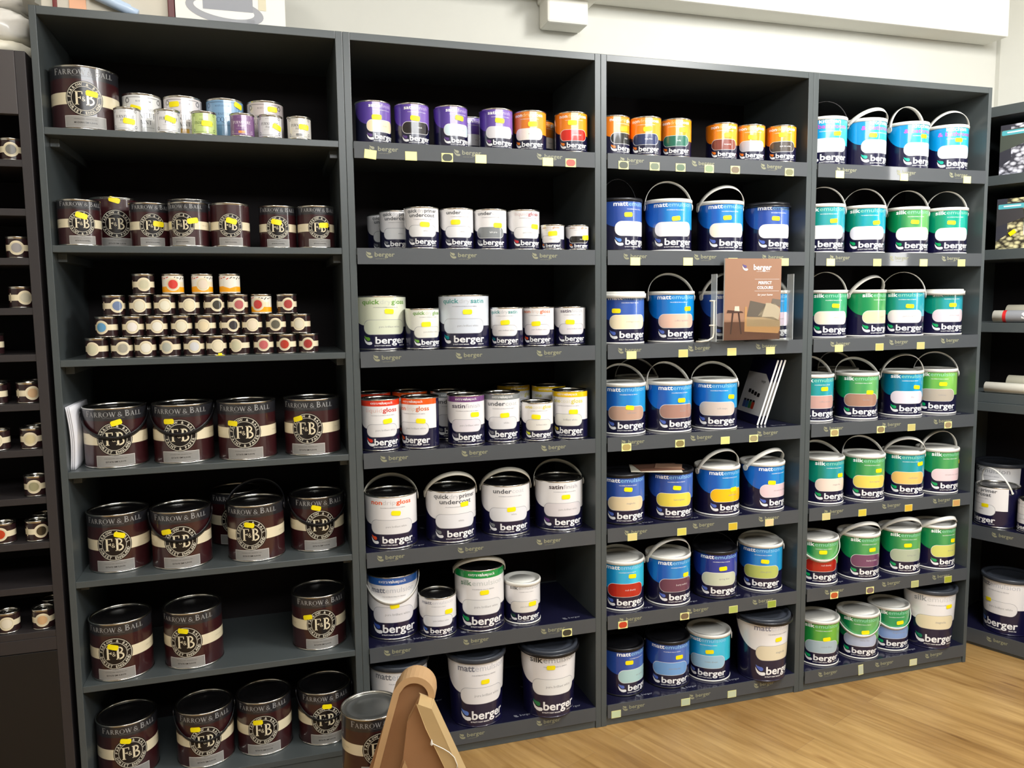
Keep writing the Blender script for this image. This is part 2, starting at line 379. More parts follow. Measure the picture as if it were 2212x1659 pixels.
def art_fu(W, d):
    R, H = W.R, W.H; ink = PR(d['tc']); pale = PR(tuple(int(.55 * a + .45 * b) for a, b in zip(d['tc'], d['col'])))
    for (x0, x1, y0, y1) in ((-.95, .95, .9, .915), (-.95, .95, .12, .135), (-.96, -.94, .12, .915), (.94, .96, .12, .915)): W.put(rect(x0 * R, x1 * R, y0 * H, y1 * H), 1, pale)
    for x in (-.88, .88):
        for y in (.84, .2): W.put(ring(x * R, y * H, .035 * H, .06 * H, 16), 1, pale)
    T, _ = text('RUST-OLEUM', 0, .8 * H, .04 * H, .01, res=1, maxw=.8 * R); W.put(T, 1, pale)
    y = .66
    for ln in d['lines']:
        sm = ln in ('CHALKY FINISH',) or (len(d['lines']) == 2 and ln == 'FURNITURE' and d['lines'][1] != 'PAINT')
        h = .055 if sm else .115
        if ln == 'PAINT': h = .09
        T, _ = serif(ln, 0, y * H - h * H, h * H, maxw=(1.2 if sm else 1.62) * R); W.put(T, 1, pale if sm else ink); y -= h + .045
    if d.get('sw'): W.put(rrect(0, .2 * H, .6 * R, .1 * H, .002), 1, PR(d['sw']))
    W.put(rect(-.5 * R, .5 * R, y * H - .03 * H, y * H - .022 * H), 1, pale)
# ------------------------------------------------------------------ shared tin parts
_parts = {}
HID = bpy.data.collections.new('masters')
def part_master(key, fn):
    if key not in _parts:
        mb = fn(); me = mb.build('master'); COL.objects.unlink(me); _parts[key] = me
    return _parts[key]
def rim_mb(R, H, m=None):
    mb = MB(); mb.lathe([(R - .0055, H - .0055), (R - .0055, H - .001), (R - .004, H + .0005), (R - .001, H + .001), (R + .0012, H), (R + .0014, H - .002), (R + .0002, H - .0035), (R + .0001, H - .0055)], m or SILVER, 72); return mb
def base_mb(R, m=None, h=.0045):
    mb = MB(); mb.lathe([(0.0001, .001), (R - .002, .001), (R + .0006, 0.0), (R + .0013, .0012), (R + .0012, h - .0008), (R + .0001, h)], m or SILVER, 72); return mb
def lid_mb(R, H, m):
    mb = MB(); q = R - .0055
    mb.lathe([(q, H - .0045), (q - .003, H - .0055), (q - .005, H - .0035), (q - .011, H - .0035), (q - .013, H - .005), (q - .03 * R / .08, H - .005), (q - .032 * R / .08, H - .0045), (.0005, H - .0045)], m, 48); return mb
def plid_mb(R, H, m):
    mb = MB(); mb.lathe([(R + .0001, H - .011), (R + .002, H - .0105), (R + .0024, H - .002), (R + .001, H + .001), (R - .003, H + .001), (R - .004, H - .0015), (R - .011, H - .0015), (R - .012, H - .004), (R - .02, H - .004), (R - .021, H - .0025), (.0005, H - .0025)], m, 72); return mb
def tlid_mb(R, H, m):
    mb = MB(); mb.lathe([(R + .0005, H - .010), (R + .005, H - .011), (R + .0062, H - .009), (R + .006, H + .001), (R + .004, H + .004), (R - .004, H + .004), (R - .006, H - .004), (R - .014, H - .004), (R - .016, H - .001), (R - .03, H - .001), (R - .032, H - .003), (.0005, H - .003)], m, 72); return mb
def handle_mb(r, h, w_, t, m, wire=False):
    mb = MB(); n = 32
    for i in range(n):
        for (a, b) in ((i, i + 1),):
            q = []
            for k in (a, b):
                th = pi * k / n
                for dr in (0, t):
                    for yy in (-w_ / 2, w_ / 2): q.append(((r + dr) * cos(th), yy, (h + dr) * sin(th)))
            mb.add(q, [(0, 1, 5, 4), (2, 6, 7, 3), (0, 4, 6, 2), (1, 3, 7, 5)], m, True)
    for sx in (-1, 1):   # hinge bosses
        v = []; 
        for xx in (r * sx, (r + t * 1.3) * sx):
            for k in range(14): a = 2 * pi * k / 14; v.append((xx, w_ * .72 * cos(a), w_ * .72 * sin(a)))
        mb.add(v, [tuple(range(14)), tuple(range(27, 13, -1))] + [(k, (k + 1) % 14, 14 + (k + 1) % 14, 14 + k) for k in range(14)], m)
    return mb
def sticker_mb(R, u, v, rot, dr, H):
    W = MB(); n = 8; sw, sh = .0285, .0145
    tr = rrect(0, 0, sw, sh, .0045, rot, 3); i = W.mi(YEL)
    rr = R + dr * (v / H - 1) + .0011
    for t in tr:
        for P in clip_strips(t, .004):
            o = len(W.v)
            for p in P:
                a = (p[0] + u) / R; W.v.append((rr * sin(a), -rr * cos(a), v + p[1]))
            W.f.append(tuple(range(o, o + len(P)))); W.m.append(i); W.sm.append(True)
    return W
METAL = ('FB5', 'FUB', 'FUS', 'FB7', 'FB7b', 'FB25', 'B7', 'B3', 'B13', 'B1', 'B25', 'BE3', 'B1L')
def make_can(typ, R, H, x, y, z, yaw, d, label, group, sk=None, ph=None):
    root = empty('paint_tub' if typ in ('P25', 'P1L', 'T5') else 'paint_tin', (x, y, z + .0004), label, 'paint tub' if typ in ('P25', 'P1L', 'T5') else 'paint tin', radians(yaw), group)
    dr = .010 if typ == 'T5' else 0
    base = PR(d['col']) if d['f'] == 'fu' else MAROON if d['f'] == 'fb' else NAVY
    W = Wrap(R, H, .003, H - (.004 if typ in METAL else .008), base, dr)
    {'fb': art_fb, 'fu': art_fu, 'bg': art_berger}[d['f']](W, d)
    W.build('body', root)
    c = d.get('col', 'white')
    if typ in METAL:
        shared('rim', part_master(('rim', R, H), lambda: rim_mb(R, H)), root)
        lm = SILVER if typ in ('FUB', 'FUS') else GREYLID if d.get('lidg') else BLACKLID
        shared('lid', part_master(('lid', R, H, lm.name), lambda: lid_mb(R, H, lm)), root)
        shared('base_rim', part_master(('base', R), lambda: base_mb(R)), root)
        hz = H - .018
    elif typ == 'T5':
        shared('lid', part_master(('tlid', R, H), lambda: tlid_mb(R, H, DPL)), root)
        shared('base_rim', part_master(('base5', R), lambda: base_mb(R - .010, NAVY, .004)), root); hz = H - .02
    else:
        lm = WPL if c == 'white' else BPL
        shared('lid', part_master(('plid', R, H, lm.name), lambda: plid_mb(R, H, lm)), root)
        shared('base_rim', part_master(('pbase', R, lm.name), lambda: base_mb(R, lm, .005)), root); hz = H - .02
    h = d.get('h')
    if h:
        hm = {'w': WPL, 'g': GPL, 'k': BPL}[d.get('hc', 'k' if d['f'] == 'fb' else 'w')]
        if c == 'black' and 'hc' not in d: hm = BPL
        thin = d['f'] == 'fb' or (d.get('hc') == 'k' and typ != 'T5')
        wd = .0065 if (thin and d['f'] != 'fb') or d.get('thin') else .015
        rr, hh, ang = R + .003, 1.15 * R, ph if ph is not None else -12
        if h == 'down': rr, hh, ang = R + .0035, 1.32 * R, 128
        if h == 'front': rr, hh, ang = R + (.0085 if typ == 'T5' else .0035), R * 1.09 + (.008 if typ == 'T5' else .003), 91
        if h == 'back': ang = -48
        if h == 'up2': ang = -62
        if h == 'down2': ang = -55
        if d.get('pt') is not None and h == 'front' and typ != 'T5': hz = H - .012
        if typ == 'T5': hz = H - .006; wd = .012
        o = shared('handle', part_master(('h', round(rr, 4), round(hh, 4), wd, hm.name), lambda: handle_mb(rr, hh, wd, .0017, hm)), root, (0, 0, hz), (radians(ang), 0, 0))
        if hm in (WPL, GPL): pass
    if sk:
        sticker_mb(R, sk[0], sk[1], random.uniform(-.35, .3) if d['f'] in ('fb', 'fu') else random.uniform(-.12, .12), dr, H).build('price_sticker', root)
    return root
# ------------------------------------------------------------------ label designs and positions
D = {
1: {'f': 'fb', 'ring': 'DORSET ENGLAND', 'rect': 'MODERN EMULSION', 'hd': 1},
12: {'f': 'fb', 'rect': 'ESTATE EGGSHELL', 'hd': 1},
13: {'f': 'fb', 'hd': 0, 'rect': ''},
14: {'f': 'fb', 'rect': 'ESTATE EGGSHELL', 'hd': 1},
15: {'f': 'fb', 'rect': 'ESTATE EGGSHELL', 'hd': 1, 'ring': 'DORSET ENGLAND'},
16: {'f': 'fb', 'hd': 1, 'rect': ''},
17: {'f': 'fb', 'rect': 'FLAT EGGSHELL', 'hd': 0},
18: {'f': 'fb', 'rect': 'ESTATE EGGSHELL', 'hd': 1, 'ring': 'DORSET ENGLAND'},
19: {'f': 'fb', 'rect': 'ESTATE EGGSHELL', 'hd': 1, 'ring': 'DORSET ENGLAND'},
20: {'f': 'fb', 'h': 'down', 'ring': 'DORSET ENGLAND', 'rect': 'ESTATE EMULSION', 'hd': 1},
21: {'f': 'fb', 'h': 'down', 'ring': 'PAINT & PAPER', 'rect': 'ESTATE EMULSION', 'hd': 1},
22: {'f': 'fb', 'h': None, 'ring': 'PAINT & PAPER', 'rect': 'ESTATE EMULSION', 'hd': 1},
23: {'f': 'fb', 'h': None, 'ring': 'PAINT & PAPER', 'rect': 'ESTATE EMULSION', 'hd': 1},
24: {'f': 'fb', 'h': None, 'ring': 'DORSET ENGLAND', 'rect': 'ESTATE EMULSION', 'hd': 1},
25: {'f': 'fb', 'h': 'down', 'ring': 'DORSET ENGLAND', 'rect': 'ESTATE EMULSION', 'hd': 1},
26: {'f': 'fb', 'h': 'back', 'ring': 'DORSET ENGLAND', 'rect': 'ESTATE EMULSION', 'hd': 1},
27: {'f': 'fb', 'h': 'down', 'ring': 'DORSET ENGLAND', 'rect': 'ESTATE EMULSION', 'hd': 1},
28: {'f': 'fb', 'h': None, 'ring': 'DORSET ENGLAND', 'rect': 'ESTATE EMULSION', 'hd': 1},
29: {'f': 'fb', 'h': None, 'ring': 'DORSET ENGLAND', 'rect': 'ESTATE EMULSION', 'hd': 1},
30: {'f': 'fb', 'h': None, 'ring': 'DORSET ENGLAND', 'rect': 'ESTATE EMULSION', 'hd': 1},
31: {'f': 'fb', 'h': None, 'ring': 'DORSET ENGLAND', 'rect': 'ESTATE EMULSION', 'hd': 1},
32: {'f': 'fb', 'h': 'down', 'ring': 'DORSET ENGLAND', 'rect': 'ESTATE EMULSION', 'hd': 1},
33: {'f': 'fb', 'h': None, 'ring': 'DORSET ENGLAND', 'rect': 'ESTATE EMULSION', 'hd': 1},
34: {'f': 'fb', 'h': 'down', 'ring': 'DORSET ENGLAND', 'rect': 'ESTATE EMULSION', 'hd': 1},
2: {'f': 'fu', 'col': (225, 225, 222), 'lines': ['CHALKY FINISH', 'FURNITURE', 'PAINT'], 'tc': (60, 60, 66), 'sw': None},
3: {'f': 'fu', 'col': (222, 214, 212), 'lines': ['CHALKY FINISH', 'FURNITURE', 'PAINT'], 'tc': (60, 60, 66), 'sw': (220, 170, 70)},
4: {'f': 'fu', 'col': (125, 165, 200), 'lines': ['FURNITURE', 'LACQUER'], 'tc': (40, 60, 90), 'sw': None},
5: {'f': 'fu', 'col': (205, 193, 190), 'lines': ['CHALKY FINISH', 'FURNITURE', 'PAINT'], 'tc': (60, 60, 66), 'sw': None},
6: {'f': 'fu', 'col': (222, 222, 222), 'lines': ['FURNITURE', 'PAINT'], 'tc': (60, 60, 66), 'sw': None},
7: {'f': 'fu', 'col': (218, 218, 220), 'lines': ['FURNITURE', 'PAINT'], 'tc': (60, 60, 66), 'sw': None},
8: {'f': 'fu', 'col': (190, 210, 130), 'lines': ['FURNITURE', 'FINISHING WAX'], 'tc': (60, 80, 50), 'sw': None},
9: {'f': 'fu', 'col': (120, 80, 130), 'lines': ['FURNITURE', 'PAINT'], 'tc': (235, 225, 235), 'sw': (230, 150, 80)},
10: {'f': 'fu', 'col': (215, 215, 218), 'lines': ['FURNITURE', 'PAINT'], 'tc': (60, 60, 66), 'sw': None},
11: {'f': 'fu', 'col': (212, 208, 200), 'lines': ['FURNITURE', 'PAINT'], 'tc': (60, 60, 66), 'sw': (130, 130, 130)},
36: {'f': 'bg', 'band': ((78, 52, 150), (132, 100, 186)), 'pill': (250, 228, 190), 'title': [[('satin', 1, (255, 255, 255)), ('finish', 0, (205, 190, 230))]], 'pt': 'cream', 'lc': (90, 60, 130), 'evp': None, 'col': 'white', 'h': None, 'tg': None, 'pc': None},
37: {'f': 'bg', 'band': ((78, 52, 150), (132, 100, 186)), 'pill': (25, 18, 20), 'title': [[('satin', 1, (255, 255, 255)), ('finish', 0, (205, 190, 230))]], 'pt': 'black', 'lc': (90, 60, 130), 'evp': None, 'col': 'white', 'h': None, 'tg': None, 'pc': (255, 255, 255)},
38: {'f': 'bg', 'band': ((78, 52, 150), (132, 100, 186)), 'pill': (215, 235, 240), 'title': [[('satin', 1, (255, 255, 255)), ('finish', 0, (205, 190, 230))]], 'pt': 'white mist', 'lc': (90, 60, 130), 'evp': None, 'col': 'white', 'h': None, 'tg': None, 'pc': None},
39: {'f': 'bg', 'band': ((78, 52, 150), (132, 100, 186)), 'pill': (222, 220, 224), 'title': [[('satin', 1, (255, 255, 255)), ('finish', 0, (205, 190, 230))]], 'pt': 'grey', 'lc': (110, 60, 130), 'evp': None, 'col': 'white', 'h': None, 'tg': None, 'pc': None},
40: {'f': 'bg', 'band': ((215, 100, 30), (248, 160, 40)), 'pill': (250, 235, 225), 'title': [[('non', 1, (255, 255, 255)), ('drip', 0, (255, 215, 150)), ('gloss', 1, (255, 255, 255))]], 'pt': 'magnolia', 'lc': (240, 130, 20), 'evp': None, 'col': 'white', 'h': None, 'tg': None, 'pc': None},
41: {'f': 'bg', 'band': ((238, 128, 10), (250, 160, 30)), 'pill': (215, 35, 20), 'title': [[('non', 1, (255, 255, 255)), ('drip', 0, (255, 215, 150)), ('gloss', 1, (255, 255, 255))]], 'pt': 'russian red', 'lc': (240, 130, 20), 'evp': None, 'col': 'white', 'h': None, 'tg': None, 'pc': (255, 255, 255)},
42: {'f': 'bg', 'band': ((232, 230, 230), (232, 230, 230)), 'pill': (230, 230, 230), 'title': [[('quick', 1, (90, 92, 98)), ('dry', 0, (190, 190, 195)), ('primer', 1, (90, 92, 98))], [('undercoat', 1, (90, 92, 98))]], 'pt': 'white', 'lc': (120, 122, 128), 'evp': None, 'col': 'white', 'h': None, 'tg': None, 'pc': None},
43: {'f': 'bg', 'band': ((232, 230, 230), (232, 230, 230)), 'pill': (228, 228, 230), 'title': [[('under', 1, (90, 92, 98)), ('coat', 0, (200, 200, 205))]], 'pt': 'white', 'lc': (120, 122, 128), 'evp': None, 'col': 'white', 'h': None, 'tg': None, 'pc': None},
44: {'f': 'bg', 'band': ((232, 230, 230), (232, 230, 230)), 'pill': (128, 132, 134), 'title': [[('under', 1, (90, 92, 98)), ('coat', 0, (200, 200, 205))]], 'pt': 'light grey', 'lc': (120, 122, 128), 'evp': None, 'col': 'white', 'h': None, 'tg': None, 'pc': (255, 255, 255)},
45: {'f': 'bg', 'band': ((232, 230, 230), (232, 230, 230)), 'pill': (232, 230, 230), 'title': [[('liquid', 0, (215, 190, 190)), ('gloss', 1, (175, 90, 95))]], 'pt': 'pure brilliant white', 'lc': (205, 40, 50), 'evp': None, 'col': 'white', 'h': None, 'tg': None, 'pc': None},
46: {'f': 'bg', 'band': ((232, 230, 230), (232, 230, 230)), 'pill': (235, 230, 228), 'title': [[('non', 1, (200, 150, 110)), ('drip', 0, (220, 205, 195)), ('gloss', 1, (200, 150, 110))]], 'pt': 'brilliant white', 'lc': (215, 110, 30), 'evp': None, 'col': 'white', 'h': None, 'tg': None, 'pc': None},
47: {'f': 'bg', 'band': ((232, 230, 230), (232, 230, 230)), 'pill': (22, 18, 18), 'title': [[('non', 1, (190, 150, 120)), ('drip', 0, (220, 205, 195)), ('gloss', 1, (200, 150, 110))]], 'pt': 'black', 'lc': (215, 110, 30), 'evp': None, 'col': 'white', 'h': None, 'tg': None, 'pc': (255, 255, 255)},
48: {'f': 'bg', 'band': ((212, 216, 190), (222, 226, 205)), 'pill': (215, 220, 195), 'title': [[('quick', 1, (110, 160, 70)), ('dry', 0, (200, 205, 190)), ('gloss', 1, (110, 160, 70))]], 'pt': 'pure brilliant white', 'lc': (105, 165, 50), 'evp': None, 'col': 'white', 'h': None, 'tg': None, 'pc': None},
49: {'f': 'bg', 'band': ((225, 226, 215), (228, 230, 220)), 'pill': (222, 222, 212), 'title': [[('quick', 1, (110, 160, 70)), ('dry', 0, (200, 205, 190)), ('gloss', 1, (110, 160, 70))]], 'pt': 'pure brilliant white', 'lc': (105, 165, 50), 'evp': None, 'col': 'white', 'h': None, 'tg': None, 'pc': None},
50: {'f': 'bg', 'band': ((205, 212, 222), (210, 216, 224)), 'pill': (205, 212, 222), 'title': [[('quick', 1, (70, 150, 150)), ('dry', 0, (195, 200, 205)), ('satin', 1, (70, 150, 150))]], 'pt': 'pure brilliant white', 'lc': (0, 140, 140), 'evp': None, 'col': 'white', 'h': None, 'tg': None, 'pc': None},
51: {'f': 'bg', 'band': ((232, 230, 230), (232, 230, 230)), 'pill': (225, 222, 222), 'title': [[('quick', 1, (70, 150, 150)), ('dry', 0, (195, 200, 205)), ('satin', 1, (70, 150, 150))]], 'pt': 'pure brilliant white', 'lc': (0, 110, 120), 'evp': None, 'col': 'white', 'h': None, 'tg': None, 'pc': None},
52: {'f': 'bg', 'band': ((232, 230, 230), (232, 230, 230)), 'pill': (228, 222, 224), 'title': [[('non', 1, (215, 110, 60)), ('drip', 0, (225, 205, 195)), ('gloss', 1, (215, 110, 60))]], 'pt': 'pure brilliant white', 'lc': (225, 80, 30), 'evp': None, 'col': 'white', 'h': None, 'tg': None, 'pc': None},
53: {'f': 'bg', 'band': ((232, 230, 230), (232, 230, 230)), 'pill': (222, 218, 222), 'title': [[('satin', 1, (90, 80, 100)), ('finish', 0, (185, 185, 190))]], 'pt': 'pure brilliant white', 'lc': (60, 50, 90), 'evp': None, 'col': 'white', 'h': None, 'tg': None, 'pc': None},
54: {'f': 'bg', 'band': ((232, 230, 230), (232, 230, 230)), 'pill': (222, 220, 220), 'title': [[('liquid', 0, (225, 190, 185)), ('gloss', 1, (200, 60, 50))]], 'pt': 'pure brilliant white', 'lc': (220, 50, 30), 'evp': (215, 50, 20), 'col': 'white', 'h': None, 'tg': None, 'pc': None},
55: {'f': 'bg', 'band': ((232, 230, 230), (232, 230, 230)), 'pill': (222, 220, 220), 'title': [[('non', 1, (215, 110, 60)), ('drip', 0, (225, 205, 195)), ('gloss', 1, (215, 110, 60))]], 'pt': 'pure brilliant white', 'lc': (225, 90, 30), 'evp': (230, 85, 10), 'col': 'white', 'h': None, 'tg': None, 'pc': None},
56: {'f': 'bg', 'band': ((232, 230, 230), (232, 230, 230)), 'pill': (222, 216, 222), 'title': [[('satin', 1, (80, 70, 90)), ('finish', 0, (185, 180, 190))]], 'pt': 'pure brilliant white', 'lc': (80, 75, 95), 'evp': (110, 60, 120), 'col': 'white', 'h': None, 'tg': None, 'pc': None},
57: {'f': 'bg', 'band': ((232, 230, 230), (232, 230, 230)), 'pill': (218, 216, 218), 'title': [[('under', 1, (90, 92, 98)), ('coat', 0, (190, 190, 190))]], 'pt': 'white', 'lc': (120, 120, 125), 'evp': (125, 130, 130), 'col': 'white', 'h': None, 'tg': None, 'pc': None},
58: {'f': 'bg', 'band': ((232, 230, 230), (232, 230, 230)), 'pill': (222, 218, 210), 'title': [[('one', 1, (225, 205, 90)), ('coat', 0, (230, 220, 180)), ('gloss', 1, (225, 205, 90))]], 'pt': 'brilliant white', 'lc': (205, 215, 40), 'evp': None, 'col': 'white', 'h': None, 'tg': None, 'pc': None},
59: {'f': 'bg', 'band': ((232, 230, 230), (232, 230, 230)), 'pill': (222, 220, 210), 'title': [[('one', 1, (215, 205, 90)), ('coat', 0, (225, 220, 190)), ('gloss', 1, (215, 205, 90))]], 'pt': 'brilliant white', 'lc': (200, 180, 60), 'evp': (240, 195, 10), 'col': 'white', 'h': None, 'tg': None, 'pc': None},
60: {'f': 'bg', 'band': ((232, 230, 230), (232, 230, 230)), 'pill': (220, 218, 218), 'title': [[('non', 1, (235, 90, 30)), ('drip', 0, (205, 200, 200)), ('gloss', 1, (235, 90, 30))]], 'pt': 'pure brilliant white', 'lc': (230, 80, 30), 'evp': None, 'col': 'white', 'h': 'up', 'tg': None, 'pc': None, 'hc': 'g'},
61: {'f': 'bg', 'band': ((232, 230, 230), (232, 230, 230)), 'pill': (225, 225, 228), 'title': [[('quick', 1, (90, 92, 98)), ('dry', 0, (190, 190, 195)), ('primer', 1, (90, 92, 98))], [('undercoat', 1, (90, 92, 98))]], 'pt': 'white', 'lc': (125, 130, 132), 'evp': None, 'col': 'white', 'h': 'up', 'tg': None, 'pc': None, 'hc': 'g'},
62: {'f': 'bg', 'band': ((232, 230, 230), (232, 230, 230)), 'pill': (225, 225, 228), 'title': [[('under', 1, (90, 92, 98)), ('coat', 0, (200, 200, 205))]], 'pt': 'white', 'lc': (125, 130, 132), 'evp': None, 'col': 'white', 'h': 'up', 'tg': None, 'pc': None, 'hc': 'g'},
63: {'f': 'bg', 'band': ((232, 230, 230), (232, 230, 230)), 'pill': (220, 214, 216), 'title': [[('satin', 1, (60, 50, 60)), ('finish', 0, (170, 165, 172))]], 'pt': 'pure brilliant white', 'lc': (95, 50, 120), 'evp': None, 'col': 'white', 'h': 'up', 'tg': None, 'pc': None, 'hc': 'g'},
64: {'f': 'bg', 'band': ((232, 230, 230), (232, 230, 230)), 'pill': (220, 218, 222), 'title': [[('matt', 1, (120, 125, 140)), ('emulsion', 0, (190, 192, 200))]], 'pt': 'pure brilliant white', 'lc': (50, 80, 170), 'evp': (30, 90, 170), 'col': 'white', 'h': 'down', 'tg': None, 'pc': None, 'hc': 'w'},
65: {'f': 'bg', 'band': ((232, 230, 230), (232, 230, 230)), 'pill': (228, 228, 232), 'title': [[('matt', 1, (130, 132, 150)), ('emulsion', 0, (205, 205, 212))]], 'pt': 'pure brilliant white', 'lc': (50, 90, 180), 'evp': None, 'col': 'black', 'h': None, 'tg': None, 'pc': None},
66: {'f': 'bg', 'band': ((232, 230, 230), (232, 230, 230)), 'pill': (225, 225, 225), 'title': [[('silk', 1, (110, 140, 120)), ('emulsion', 0, (195, 200, 198))]], 'pt': 'pure brilliant white', 'lc': (0, 150, 80), 'evp': (0, 140, 65), 'col': 'white', 'h': 'up', 'tg': None, 'pc': None, 'hc': 'g'},
67: {'f': 'bg', 'band': ((232, 230, 230), (232, 230, 230)), 'pill': (225, 220, 212), 'title': [[('silk', 1, (90, 90, 90)), ('emulsion', 0, (180, 180, 178))]], 'pt': 'pure brilliant white', 'lc': (20, 70, 50), 'evp': None, 'col': 'white', 'h': None, 'tg': None, 'pc': None},
68: {'f': 'bg', 'band': ((232, 230, 230), (232, 230, 230)), 'pill': (225, 225, 225), 'title': [[('matt', 1, (120, 122, 130)), ('emulsion', 0, (180, 182, 190))]], 'pt': 'pure brilliant white', 'lc': (90, 130, 200), 'evp': None, 'col': 'white', 'h': None, 'tg': None, 'pc': None},
69: {'f': 'bg', 'band': ((232, 230, 230), (232, 230, 230)), 'pill': (228, 226, 226), 'title': [[('matt', 1, (120, 122, 135)), ('emulsion', 0, (190, 192, 200))]], 'pt': 'pure brilliant white', 'lc': (90, 130, 210), 'evp': None, 'col': 'white', 'h': None, 'tg': None, 'pc': None},
70: {'f': 'bg', 'band': ((232, 230, 230), (232, 230, 230)), 'pill': (228, 228, 226), 'title': [[('silk', 1, (50, 52, 54)), ('emulsion', 0, (160, 162, 165))]], 'pt': 'pure brilliant white', 'lc': (0, 120, 70), 'evp': None, 'col': 'white', 'h': 'front', 'tg': None, 'pc': None, 'hc': 'k'},
71: {'f': 'bg', 'band': ((238, 128, 10), (250, 160, 30)), 'pill': (24, 26, 22), 'title': [[('non', 1, (255, 255, 255)), ('drip', 0, (255, 215, 150)), ('gloss', 1, (255, 255, 255))]], 'pt': 'black', 'lc': (245, 125, 20), 'evp': None, 'col': 'white', 'h': None, 'tg': None, 'pc': (255, 255, 255)},
72: {'f': 'bg', 'band': ((238, 128, 10), (250, 160, 30)), 'pill': (38, 52, 95), 'title': [[('non', 1, (255, 255, 255)), ('drip', 0, (255, 215, 150)), ('gloss', 1, (255, 255, 255))]], 'pt': 'navy blue', 'lc': (245, 125, 20), 'evp': None, 'col': 'white', 'h': None, 'tg': None, 'pc': (255, 255, 255)},
73: {'f': 'bg', 'band': ((238, 128, 10), (250, 160, 30)), 'pill': (30, 105, 85), 'title': [[('non', 1, (255, 255, 255)), ('drip', 0, (255, 215, 150)), ('gloss', 1, (255, 255, 255))]], 'pt': 'holly', 'lc': (245, 125, 20), 'evp': None, 'col': 'white', 'h': None, 'tg': None, 'pc': (255, 255, 255)},
74: {'f': 'bg', 'band': ((238, 128, 10), (250, 160, 30)), 'pill': (130, 62, 48), 'title': [[('non', 1, (255, 255, 255)), ('drip', 0, (255, 215, 150)), ('gloss', 1, (255, 255, 255))]], 'pt': 'burgundy', 'lc': (245, 125, 20), 'evp': None, 'col': 'white', 'h': None, 'tg': None, 'pc': (255, 255, 255)},
75: {'f': 'bg', 'band': ((238, 128, 10), (250, 160, 30)), 'pill': (180, 178, 185), 'title': [[('non', 1, (255, 255, 255)), ('drip', 0, (255, 215, 150)), ('gloss', 1, (255, 255, 255))]], 'pt': 'pearl grey', 'lc': (245, 125, 20), 'evp': None, 'col': 'white', 'h': None, 'tg': None, 'pc': (255, 255, 255)},
76: {'f': 'bg', 'band': ((238, 128, 10), (250, 160, 30)), 'pill': (70, 62, 55), 'title': [[('non', 1, (255, 255, 255)), ('drip', 0, (255, 215, 150)), ('gloss', 1, (255, 255, 255))]], 'pt': 'dark chocolate', 'lc': (245, 125, 20), 'evp': None, 'col': 'white', 'h': None, 'tg': None, 'pc': (255, 255, 255)},
77: {'f': 'bg', 'band': ((26, 66, 150), (78, 114, 190)), 'pill': (245, 245, 248), 'title': [[('matt', 1, (255, 255, 255)), ('emulsion', 0, (150, 205, 240))]], 'pt': '', 'lc': (90, 140, 215), 'evp': None, 'col': 'black', 'h': 'up', 'tg': None, 'pc': None, 'hc': 'k'},
78: {'f': 'bg', 'band': ((10, 92, 186), (40, 160, 216)), 'pill': (240, 240, 245), 'title': [[('matt', 1, (255, 255, 255)), ('emulsion', 0, (150, 205, 240))]], 'pt': 'white', 'lc': (80, 105, 190), 'evp': None, 'col': 'white', 'h': 'up', 'tg': None, 'pc': None, 'hc': 'w'},
79: {'f': 'bg', 'band': ((10, 92, 186), (40, 160, 216)), 'pill': (248, 238, 215), 'title': [[('matt', 1, (255, 255, 255)), ('emulsion', 0, (150, 205, 240))]], 'pt': 'ivory', 'lc': (80, 105, 190), 'evp': None, 'col': 'white', 'h': 'up', 'tg': None, 'pc': None, 'hc': 'w'},
80: {'f': 'bg', 'band': ((26, 66, 150), (78, 114, 190)), 'pill': (245, 245, 248), 'title': [[('matt', 1, (255, 255, 255)), ('emulsion', 0, (150, 205, 240))]], 'pt': '', 'lc': (80, 105, 190), 'evp': None, 'col': 'black', 'h': 'front', 'tg': None, 'pc': None, 'hc': 'k'},
81: {'f': 'bg', 'band': ((26, 66, 150), (78, 114, 190)), 'pill': (240, 225, 190), 'title': [[('matt', 1, (255, 255, 255)), ('emulsion', 0, (150, 205, 240))]], 'pt': 'cottage cream', 'lc': (80, 105, 190), 'evp': None, 'col': 'white', 'h': 'front', 'tg': None, 'pc': None, 'hc': 'w'},
82: {'f': 'bg', 'band': ((0, 110, 195), (10, 145, 215)), 'pill': (225, 185, 165), 'title': [[('matt', 1, (255, 255, 255)), ('emulsion', 0, (150, 205, 240))]], 'pt': 'coffee sprinkle', 'lc': (80, 105, 190), 'evp': None, 'col': 'white', 'h': 'up', 'tg': None, 'pc': None, 'hc': 'w'},
83: {'f': 'bg', 'band': ((26, 66, 150), (78, 114, 190)), 'pill': (225, 215, 225), 'title': [[('matt', 1, (255, 255, 255)), ('emulsion', 0, (150, 205, 240))]], 'pt': 'lilac', 'lc': (80, 105, 190), 'evp': None, 'col': 'white', 'h': 'up', 'tg': None, 'pc': None, 'hc': 'w'},
84: {'f': 'bg', 'band': ((10, 92, 186), (40, 160, 216)), 'pill': (225, 205, 220), 'title': [[('matt', 1, (255, 255, 255)), ('emulsion', 0, (150, 205, 240))]], 'pt': 'pink blush', 'lc': (80, 105, 190), 'evp': None, 'col': 'white', 'h': 'up', 'tg': None, 'pc': None, 'hc': 'w'},
85: {'f': 'bg', 'band': ((10, 92, 186), (40, 160, 216)), 'pill': (185, 150, 130), 'title': [[('matt', 1, (255, 255, 255)), ('emulsion', 0, (150, 205, 240))]], 'pt': 'caffe latte', 'lc': (80, 105, 190), 'evp': None, 'col': 'white', 'h': 'up', 'tg': None, 'pc': None, 'hc': 'w'},
